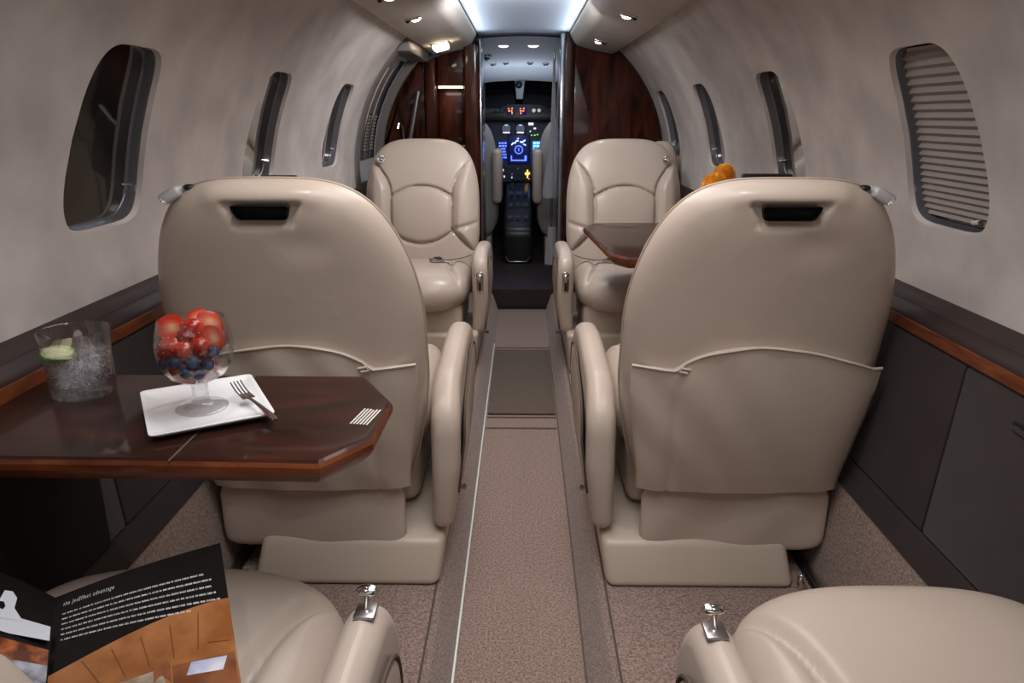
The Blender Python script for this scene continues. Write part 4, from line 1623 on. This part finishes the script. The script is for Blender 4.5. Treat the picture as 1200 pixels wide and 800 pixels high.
for c, r_, lab in fl_spots:
    t = empty('flower', (0.60 + (c[0] - 0.62) * 0.2, 2.26 + (c[1] - 2.24) * 0.15, VZ + 0.08))
    tag(t, lab, 'flower', 'orange pompom flowers in the vase')
    cc = Vector(c) - t.location
    tube('stem', [(0, 0, 0.0), (cc.x * 0.4, cc.y * 0.4, cc.z * 0.6), cc], 0.002, STEM, t, n=6)
    bm = bmesh.new()
    random.seed(int(r_ * 1e4) + int(c[0] * 100))
    N = 300
    for k in range(N):
        z = 1 - 1.75 * (k + 0.5) / N
        a_ = k * 2.39996
        q = math.sqrt(max(0, 1 - z * z))
        dr = Vector((q * math.cos(a_), q * math.sin(a_), z)).normalized()
        sd = dr.cross(Vector((0, 0, 1)) if abs(dr.z) < 0.9 else Vector((1, 0, 0))).normalized()
        up = sd.cross(dr).normalized()
        rr_ = r_ * random.uniform(0.86, 1.04)
        w = r_ * 0.10
        p0 = cc + dr * r_ * 0.55
        p1 = cc + dr * rr_ * 0.85 + up * w * 0.4
        p2 = cc + dr * rr_ + up * w * 1.2 + sd * random.uniform(-w, w) * 0.4
        vv = [bm.verts.new(p) for p in (p0 - sd * w * 0.4, p0 + sd * w * 0.4, p1 + sd * w, p2 + sd * w * 0.4, p2 - sd * w * 0.4, p1 - sd * w)]
        bm.faces.new(vv)
    bm_obj('petals', bm, PET, t, smooth=False)['kind'] = 'stuff'
    ell('flower_head', cc, (r_ * 0.72, r_ * 0.72, r_ * 0.66), PET, t, 14)

# ------------------------------------------------------------ galley (left) and partition (right)
def arch_pts(x0, x1, rad, zlow, n=20, ztop=None):
    """outline between x0<x1 (both same sign side) under the circle of radius rad"""
    pts = []
    for k in range(n + 1):
        x = x0 + (x1 - x0) * k / n
        z = CZ + math.sqrt(max(0, rad * rad - x * x))
        zz = z
        ax = abs(x)
        # follow the underside of the overhead panel
        if ax < 0.512:
            prof_ = [(0.0, 1.54), (0.245, 1.53), (0.272, 1.478), (0.302, 1.458), (0.467, 1.421), (0.512, 1.442)]
            for (xa, za), (xb_, zb) in zip(prof_, prof_[1:]):
                if xa <= ax <= xb_:
                    zz = min(zz, za + (zb - za) * (ax - xa) / (xb_ - xa) - 0.004)
        pts.append((x, zz))
    return pts


pt = empty('partition', (0.5, 4.17, 0.12))
tag(pt, 'arched glossy mahogany closet partition behind the front right chair', 'partition')
o_ = pt.location
top = arch_pts(0.23, 0.775, 0.776, 0.12, 28)
pl_ = [(x - o_.x, z - o_.z) for x, z in top] + [(0.735 - o_.x, 0.55 - o_.z), (0.66 - o_.x, 0.0), (0.23 - o_.x, 0.0)]
prism('panel', pl_, 'y', -0.02, 0.03, WOODV, pt, bev=0.003)
bm = bmesh.new()
a_tube(bm, [(x - o_.x, -0.022, z - o_.z) for x, z in top], 0.006, 8)
bm_obj('edge_trim', bm, BLACKM, pt)
# rounded post towards the aisle with a polished grey edge
prism('corner_post', round_poly([(0.225 - o_.x, -0.03, 0.004), (0.285 - o_.x, -0.03, 0.028), (0.285 - o_.x, 0.03, 0.01), (0.225 - o_.x, 0.03, 0.004)], 0.01, 6), 'z', 0.0, 1.355, WOODV, pt)
box('jamb_lining', 0.200 - o_.x, 0.224 - o_.x, -0.03, 0.34, 0.0, 1.405, MIRROR, pt, bev=0.004)
box('jamb_shadow', 0.2235 - o_.x, 0.2255 - o_.x, -0.034, -0.028, 0.0, 1.38, BLACKM, pt)

gl = empty('galley_cabinet', (-0.5, 4.17, 0.12))
tag(gl, 'glossy mahogany galley cabinet with a lit niche behind the front left chair', 'cabinet')
o_ = gl.location
# back carcass and side
top = arch_pts(-0.765, -0.23, 0.755, 0.12, 28)
prism('carcass', [(-0.66 - o_.x, 0.0), (-0.735 - o_.x, 0.45)] + [(x - o_.x, z - o_.z) for x, z in top] + [(-0.23 - o_.x, 0.0)], 'y', 0.16, 0.40, WOODV, gl)
# front frame made of upper door, stiles, counter front
def gbox(nm, x0, x1, z0, z1, y0=0.0, y1=0.04, m=WOODV, bev=0.004, parent=gl):
    return box(nm, x0 - o_.x, x1 - o_.x, y0, y1, z0 - o_.z, z1 - o_.z, m, parent, bev=bev)
top2 = arch_pts(-0.715, -0.315, 0.755, 0.12, 20)
prism('upper_door', [(-0.470 - o_.x, 1.262 - o_.z)] + [(x - o_.x, z - o_.z) for x, z in top2 if x > -0.475] + [(-0.315 - o_.x, 1.262 - o_.z)], 'y', 0.02, 0.06, WOODV, gl, bev=0.004)
prism('left_panel', [(-0.774 - o_.x, 0.94 - o_.z)] + [(x - o_.x, z - o_.z) for x, z in arch_pts(-0.774, -0.54, 0.778, 0.12, 20)] + [(-0.54 - o_.x, 0.94 - o_.z)], 'y', 0.03, 0.07, WOODV, gl, bev=0.003)
prism('stile', [(-0.535 - o_.x, 0.95 - o_.z), (-0.535 - o_.x, 1.385 - o_.z), (-0.475 - o_.x, 1.405 - o_.z), (-0.475 - o_.x, 0.95 - o_.z)], 'y', 0.0, 0.06, WOODV, gl, bev=0.012, seg=4)
prism('corner_column', round_poly([(-0.318 - o_.x, 0.0, 0.004), (-0.318 - o_.x, -0.03, 0.02), (-0.232 - o_.x, -0.03, 0.03), (-0.232 - o_.x, 0.10, 0.01), (-0.318 - o_.x, 0.10, 0.004)], 0.01, 6), 'z', 0.0, 1.345, WOODV, gl)
gbox('aisle_jamb', -0.236, -0.226, 0.12, 1.50, 0.0, 0.40, m=MIRROR, bev=0.002)
gbox('niche_back', -0.475, -0.315, 0.95, 1.27, 0.14, 0.16)
gbox('counter', -0.74, -0.24, 0.925, 0.955, -0.02, 0.16, bev=0.008)
gbox('counter_front', -0.735, -0.24, 0.12, 0.925, 0.0, 0.16)
gbox('niche_lamp', -0.462, -0.330, 1.252, 1.260, 0.015, 0.05, m=emis('niche_lamp_lens', (1.0, 0.93, 0.72), 9), bev=0.002)
bm = bmesh.new()
a_tube(bm, [(-0.565 - o_.x, -0.03, 1.235 - o_.z), (-0.618 - o_.x, -0.03, 0.985 - o_.z)], 0.014, 14)
bm_obj('grab_rail', bm, STEEL, gl)
bm = bmesh.new()
a_tube(bm, [(-0.66 - o_.x, -0.005, 0.955 - o_.z), (-0.66 - o_.x, -0.005, 1.04 - o_.z), (-0.665 - o_.x, -0.012, 1.065 - o_.z), (-0.68 - o_.x, -0.03, 1.065 - o_.z), (-0.685 - o_.x, -0.036, 1.04 - o_.z)], 0.006, 8)
bm_obj('tap', bm, CHROME, gl)

# curtain at the right side of the opening
ct = empty('curtain', (0.185, 4.58, 0.62))
tag(ct, 'narrow silvery gathered curtain tied back at the right edge of the cockpit opening', 'curtain')
bm = bmesh.new()
N = 40
rows = []
prf = [(0.82, 0.005), (0.70, 0.007), (0.50, 0.011), (0.36, 0.015), (0.26, 0.021), (0.14, 0.036), (0.055, 0.046), (0.02, 0.047), (0.0, 0.043)]
for z, w in prf:
    row = []
    for i in range(N):
        a_ = 2 * PI * i / N
        q = 1 + 0.28 * math.cos(a_ * 8)
        row.append(bm.verts.new((w * q * math.cos(a_), w * 0.7 * q * math.sin(a_), z)))
    rows.append(row)
for a_, b_ in zip(rows, rows[1:]):
    for i in range(N):
        bm.faces.new((a_[i], a_[(i + 1) % N], b_[(i + 1) % N], b_[i]))
bm.faces.new(rows[0])
bm.faces.new(rows[-1])
bm_obj('drape', bm, CURT, ct, auto=80)
bm = bmesh.new()
rows = []
for z, w in ((-0.18, 0.016), (-0.40, 0.034), (-0.42, 0.032)):
    rows.append([bm.verts.new((w * (1 + 0.25 * math.cos(a_ * 6)) * math.cos(a_), w * 0.6 * math.sin(a_), z)) for a_ in [2 * PI * i / 24 for i in range(24)]])
for a_, b_ in zip(rows, rows[1:]):
    for i in range(24):
        bm.faces.new((a_[i], a_[(i + 1) % 24], b_[(i + 1) % 24], b_[i]))
bm_obj('lower_drape', bm, CURT, ct, auto=80)
bm = bmesh.new()
a_tube(bm, [(0, 0, -0.42), (0, 0, 0.86)], 0.005, 8)
bm_obj('curtain_rod', bm, CHROME, ct)

# ------------------------------------------------------------ cockpit
def cbox(nm, *a, **k):
    return box(nm, *a, **k)


# cockpit shell: floor, side walls, ceiling dome, nose wall
struct(box('floor_cockpit', -0.75, 0.75, 4.22, 6.4, 0.02, 0.12, LEDGEM))  # dark brown paints in the lack of light on the cockpit floor
bm = bmesh.new()
rows = []
for j in range(15):
    f = j / 14
    y = 4.30 + 1.62 * f
    rad = 0.76 - 0.06 * f
    zt = 1.525 - 0.10 * f ** 1.5 - (0.06 * sstep(0.85, 1.0, f))
    row = []
    for i in range(25):
        a_ = PI * (i / 24)
        x = -rad * math.cos(a_)
        z = 1.10 + (zt - 1.10) * math.sin(a_) ** 0.6
        row.append(bm.verts.new((x, y, z)))
    rows.append(row)
for a_, b_ in zip(rows, rows[1:]):
    for i in range(24):
        bm.faces.new((a_[i], a_[i + 1], b_[i + 1], b_[i]))
struct(bm_obj('ceiling_cockpit', bm, COCKP, None, auto=80))
for s, nm in ((1, 'right'), (-1, 'left')):
    struct(box('wall_cockpit_' + nm, s * 0.76 - 0.01, s * 0.76 + 0.01, 4.30, 6.6, 0.02, 1.15, COCKP))
struct(box('wall_front', -0.76, 0.76, 6.55, 6.6, 0.02, 1.6, MATTEB))
# header beam over the windshield
struct(box('trim_14', -0.6, 0.6, 5.90, 5.99, 1.368, 1.40, GREY, bev=0.008))
# windshield panes and centre post
ws = empty('window_10', (0, 6.05, 1.25))
struct(ws)
for s in (-1, 1):
    prism('windshield_pane', round_poly([(s * 0.03 - 0.03, -0.14), (s * 0.62 - 0.03, -0.14), (s * 0.50 - 0.03, 0.15), (s * 0.03 - 0.03, 0.15)], 0.03, 5), 'y', 0.0, 0.012, WSPANE, ws, M=rotm(-0.3, 0, 0))
prism('centre_post', [(-0.065, 0.15), (0.02, 0.15), (0.0, -0.02), (-0.05, -0.02)], 'y', -0.06, -0.02, COCKP, ws, bev=0.008)
cp = empty('compass', (-0.03, 5.92, 1.335))
tag(cp, 'small magnetic compass hanging from the windshield centre post', 'compass')
ell('compass_body', (0, 0, 0.0), (0.028, 0.025, 0.028), BLACKM, cp, 14)
lathe('compass_face', [(0, 0), (0.014, 0), (0.016, 0.002)], COCKP, cp, n=14, c=(0, 0, -0.03))
# ceiling fittings
for x, lab in ((-0.118, 'lit oval dome light on the cockpit ceiling, left one'), (0.062, 'lit oval dome light on the cockpit ceiling, right one')):
    t = empty('dome_light', (x, 4.72, 1.512))
    tag(t, lab, 'light', 'dome lights on the cockpit ceiling')
    ell('lens', (0, 0, 0), (0.030, 0.055, 0.012), emis('dome_lens', (0.95, 0.92, 0.80), 2.2), t, 18, M=rotm(0, 0, -0.3 if x < 0 else 0.3))
    ell('lens_ring', (0, 0, 0.006), (0.038, 0.066, 0.010), STEEL, t, 18, M=rotm(0, 0, -0.3 if x < 0 else 0.3))
    t.rotation_euler = (0.08, 0, 0)
for x, y, z, lab in ((-0.235, 5.05, 1.470, 'black gasper nozzle at the far left of the cockpit ceiling'), (-0.21, 5.45, 1.455, 'small black gasper low on the cockpit ceiling at left'),
                     (-0.12, 5.45, 1.462, 'small black gasper left of the cockpit ceiling centre'), (0.05, 5.45, 1.462, 'small black gasper right of the cockpit ceiling centre'),
                     (0.16, 5.45, 1.455, 'small black gasper low on the cockpit ceiling at right')):
    t = empty('air_gasper', (x, y, z))
    tag(t, lab, 'air vent', 'gaspers on the cockpit ceiling')
    r_ = 0.026 if y < 5.2 else 0.020
    ell('gasper_ball', (0, 0, 0), (r_, r_, r_ * 0.8), BLACKM, t, 14)
    lathe('gasper_ring', [(r_ * 1.0, -0.004), (r_ * 1.25, -0.002), (r_ * 1.2, 0.010)], STEEL, t, n=18)
    ell('nozzle', (0.004, -r_ * 0.5, -r_ * 0.6), (r_ * 0.3, r_ * 0.3, r_ * 0.3), CHROME, t, 10)

# instrument panel
ip = empty('instrument_panel', (-0.03, 5.93, 0.60))
tag(ip, 'grey cockpit instrument panel with blue displays and switches', 'instrument panel')
box('panel_face', -0.55, 0.60, 0.0, 0.04, 0.0, 0.56, PANELM, ip, bev=0.006)
prism('glareshield', round_poly([(-0.62, 0.50, 0.02), (-0.20, 0.530, 0.03), (-0.10, 0.590, 0.03), (0.17, 0.590, 0.03), (0.28, 0.530, 0.03), (0.68, 0.50, 0.02), (0.68, 0.47, 0.01), (-0.62, 0.47, 0.01)], 0.02, 5), 'y', -0.10, 0.10, BLACKM, ip, bev=0.006)
SCR = emis('screen_dark', (0.005, 0.01, 0.12), 0.5)
BLU = emis('display_blue', (0.05, 0.10, 0.95), 4.5)
BLW = emis('display_pale_blue', (0.22, 0.36, 1.0), 4.0)
CYN = emis('display_cyan', (0.03, 0.28, 0.75), 1.6)
ORG = emis('lamp_orange', (1.0, 0.20, 0.03), 2.6)
AMB = emis('lamp_amber', (1.0, 0.55, 0.10), 2.2)
GRN = emis('lamp_green', (0.20, 0.8, 0.12), 1.6)
WHT = emis('legend_white', (0.7, 0.72, 0.9), 1.3)
DIM = emis('gauge_face', (0.20, 0.24, 0.36), 0.35)


def pbox(nm, x0, x1, z0, z1, m, parent, y0=-0.006, y1=0.002, bev=0.002):
    return box(nm, x0, x1, y0, y1, z0, z1, m, parent, bev=bev)


# centre multifunction display: compass rose and map traces
cd = empty('centre_display', (0.0, 0, 0.25), 0, ip)
pbox('screen', -0.080, 0.080, -0.105, 0.105, SCR, cd)
pbox('screen_bezel', -0.088, 0.088, -0.113, 0.113, BLACKM, cd, y0=-0.003)
bm = bmesh.new()
c0 = Vector((0.0, -0.009, 0.0))
a_tube(bm, [c0 + Vector((0.030 * math.cos(a_), 0, 0.030 * math.sin(a_))) for a_ in [2 * PI * k / 24 for k in range(25)]], 0.0038, 6)
a_box(bm, -0.003, 0.003, -0.011, -0.008, -0.012, 0.014)
a_box(bm, -0.055, 0.055, -0.011, -0.008, -0.086, -0.077)
a_box(bm, -0.062, -0.054, -0.011, -0.008, -0.086, -0.045)
a_box(bm, 0.046, 0.062, -0.011, -0.008, -0.086, -0.045)
bm_obj('compass_rose', bm, BLU, cd)
bm = bmesh.new()
a_tube(bm, [(-0.058, -0.010, 0.036), (-0.044, -0.010, 0.052), (-0.030, -0.010, 0.050), (-0.020, -0.010, 0.066), (-0.002, -0.010, 0.070)], 0.0055, 6)
a_tube(bm, [(0.010, -0.010, 0.062), (0.026, -0.010, 0.056), (0.038, -0.010, 0.066), (0.052, -0.010, 0.074)], 0.006, 6)
a_tube(bm, [(0.036, -0.010, 0.044), (0.056, -0.010, 0.034)], 0.005, 6)
a_tube(bm, [(-0.014, -0.010, 0.082), (0.0, -0.010, 0.088)], 0.004, 6)
bm_obj('map_traces', bm, BLW, cd)
# side displays
for x0, m_, nm in ((-0.165, BLU, 'left_display'), (0.108, CYN, 'right_display')):
    dd = empty('radio_display', (x0, 0, 0.24), 0, ip)
    pbox('screen', 0, 0.075, -0.075, 0.075, CYN if m_ is CYN else SCR, dd)
    bm = bmesh.new()
    random.seed(5 if m_ is BLU else 6)
    for r_ in range(6):
        x = 0.008
        while x < 0.062:
            w = random.uniform(0.006, 0.02)
            a_box(bm, x, min(x + w, 0.068), -0.010, -0.006, 0.055 - 0.022 * r_, 0.066 - 0.022 * r_)
            x += w + 0.006
    bm_obj('readout', bm, BLU if m_ is BLU else BLW, dd, smooth=False)
# upper standby gauges
for x0 in (-0.14, -0.03):
    gg_ = empty('gauge', (x0, 0, 0.415), 0, ip)
    pbox('gauge_housing', 0, 0.085, -0.045, 0.045, PANELM, gg_, y0=-0.012)
    lathe('gauge_dial', [(0, 0), (0.030, 0), (0.034, 0.004)], DIM, gg_, n=20).matrix_local = Matrix.Translation((0.042, -0.013, -0.005)) @ rotm(PI / 2, 0, 0)
    pbox('gauge_legend', 0.015, 0.07, -0.040, -0.030, WHT, gg_, y0=-0.018)
    pbox('gauge_needle', 0.030, 0.055, 0.018, 0.024, WHT, gg_, y0=-0.018)
for k, (x0, x1, z0, z1, m_) in enumerate(((0.075, 0.115, 0.435, 0.455, WHT), (0.115, 0.135, 0.405, 0.418, WHT), (0.085, 0.095, 0.385, 0.395, WHT), (0.095, 0.105, 0.357, 0.364, GRN), (0.118, 0.132, 0.357, 0.364, GRN), (0.140, 0.152, 0.362, 0.369, GRN),
                                          (-0.13, -0.12, 0.085, 0.10, WHT), (0.05, 0.09, 0.055, 0.075, AMB), (0.065, 0.075, 0.03, 0.095, AMB), (0.115, 0.142, 0.05, 0.08, WHT), (-0.12, -0.11, 0.035, 0.05, WHT), (0.078, 0.085, 0.02, 0.028, ORG), (-0.06, -0.05, 0.03, 0.04, WHT))):
    pbox('annunciator', x0, x1, z0, z1, m_, ip, y0=-0.005, bev=0.001)
for k in range(14):
    x = -0.15 + (k % 7) * 0.048
    z = 0.105 - (k // 7) * 0.045
    lathe('switch_knob', [(0, 0.012), (0.007, 0.012), (0.008, 0.0)], STEEL if k % 3 == 0 else BLACKM, ip, n=10).matrix_local = Matrix.Translation((x, 0.0, z)) @ rotm(PI / 2, 0, 0)
# annunciator row in the glareshield
for x0 in (-0.080, 0.010):
    pbox('warning_window', x0 - 0.012, x0 + 0.052, 0.512, 0.572, SCR, ip, y0=-0.106, y1=-0.098)
    bm = bmesh.new()
    random.seed(int(x0 * 100) + 40)
    for r_ in range(3):
        for c_ in range(2):
            if random.random() < 0.75:
                j_ = random.uniform(-0.004, 0.004)
                a_box(bm, x0 - 0.002 + c_ * 0.022 + j_, x0 + 0.010 + c_ * 0.020 + j_, -0.110, -0.105, 0.554 - r_ * 0.017, 0.562 - r_ * 0.016 + j_ * 0.5)
    bm_obj('warning_readout', bm, ORG, ip, smooth=False)
for x0 in (-0.16, -0.13, 0.115, 0.155):
    lathe('autopilot_knob', [(0, 0.014), (0.014, 0.014), (0.016, 0.0)], PANELM if x0 < 0 else STEEL, ip, n=14).matrix_local = Matrix.Translation((x0, -0.10, 0.545)) @ rotm(PI / 2, 0, 0)
# pedestal
pd = empty('pedestal', (-0.03, 5.35, 0.12))
tag(pd, 'black centre pedestal with levers between the pilot seats', 'pedestal')
prism('pedestal_body', round_poly([(-0.34, 0.0, 0.01), (-0.34, 0.24, 0.06), (0.10, 0.42, 0.05), (0.56, 0.48, 0.03), (0.56, 0.0, 0.01)], 0.02, 5), 'x', -0.10, 0.10, BLACKM, pd, bev=0.02, seg=3)
for k in range(9):
    q = (k % 3 - 1) * 0.055
    yy = -0.20 + (k // 3) * 0.17
    zz = 0.30 + (yy + 0.2) * 0.40
    box('radio_key', q - 0.018, q + 0.018, yy - 0.03, yy + 0.03, zz - 0.015, zz + 0.012, PANELM, pd, bev=0.003)
for q in (-0.04, 0.0, 0.04):
    tube('throttle_lever', [(q, 0.15, 0.42), (q, 0.13, 0.52)], 0.006, STEEL, pd)
    ell('throttle_grip', (q, 0.13, 0.53), (0.014, 0.012, 0.016), BLACKM, pd, 10)
tube('pedestal_trim', [(-0.085, -0.345, 0.05), (-0.06, -0.355, 0.015), (0.06, -0.355, 0.015), (0.085, -0.345, 0.05)], 0.004, STEEL, pd)

# pilot seats
for s, lab in ((-1, 'grey-covered pilot seat at the left of the cockpit'), (1, 'grey-covered pilot seat at the right, half behind the curtain')):
    t = empty('pilot_seat', (-0.385 if s < 0 else 0.315, 5.02, 0.12))
    tag(t, lab, 'seat', 'pilot seats')
    sg = -s
    pillow('backrest', 0.215, 0.40, 0.06, SHEEP, t, N=16, nt_=3.0, nb=5, mexp=5, place=lambda x, b, y: Vector((x, y, 0.58 + b)))
    box('armrest', (sg * 0.215) - 0.032, (sg * 0.215) + 0.032, -0.10, 0.25, 0.42, 0.775, LEATHER, t, bev=0.03, seg=3)
    box('seat_cushion', -0.21, 0.21, 0.02, 0.46, 0.24, 0.37, SHEEP, t, bev=0.04, seg=3)
    box('pedestal_base', -0.16, 0.17, 0.02, 0.40, 0.0, 0.25, LEATHER2, t, bev=0.02)
    bm = bmesh.new()
    a_tube(bm, [(sg * 0.13, -0.064, 0.62), (sg * 0.135, -0.066, 0.32)], 0.010, 8, flat=0.4)
    bm_obj('seat_belt', bm, CHROME if s < 0 else CURT, t)
area('cockpit_light', (0.0, 4.75, 1.44), (0.15, 0, 0), 0.25, 0.3, 2.0, COOL)
# unseen up-light added to brighten the cockpit ceiling
area('cockpit_ceiling_fill', (-0.02, 5.55, 1.16), (PI, 0, 0), 0.5, 0.15, 1.6, COOL)
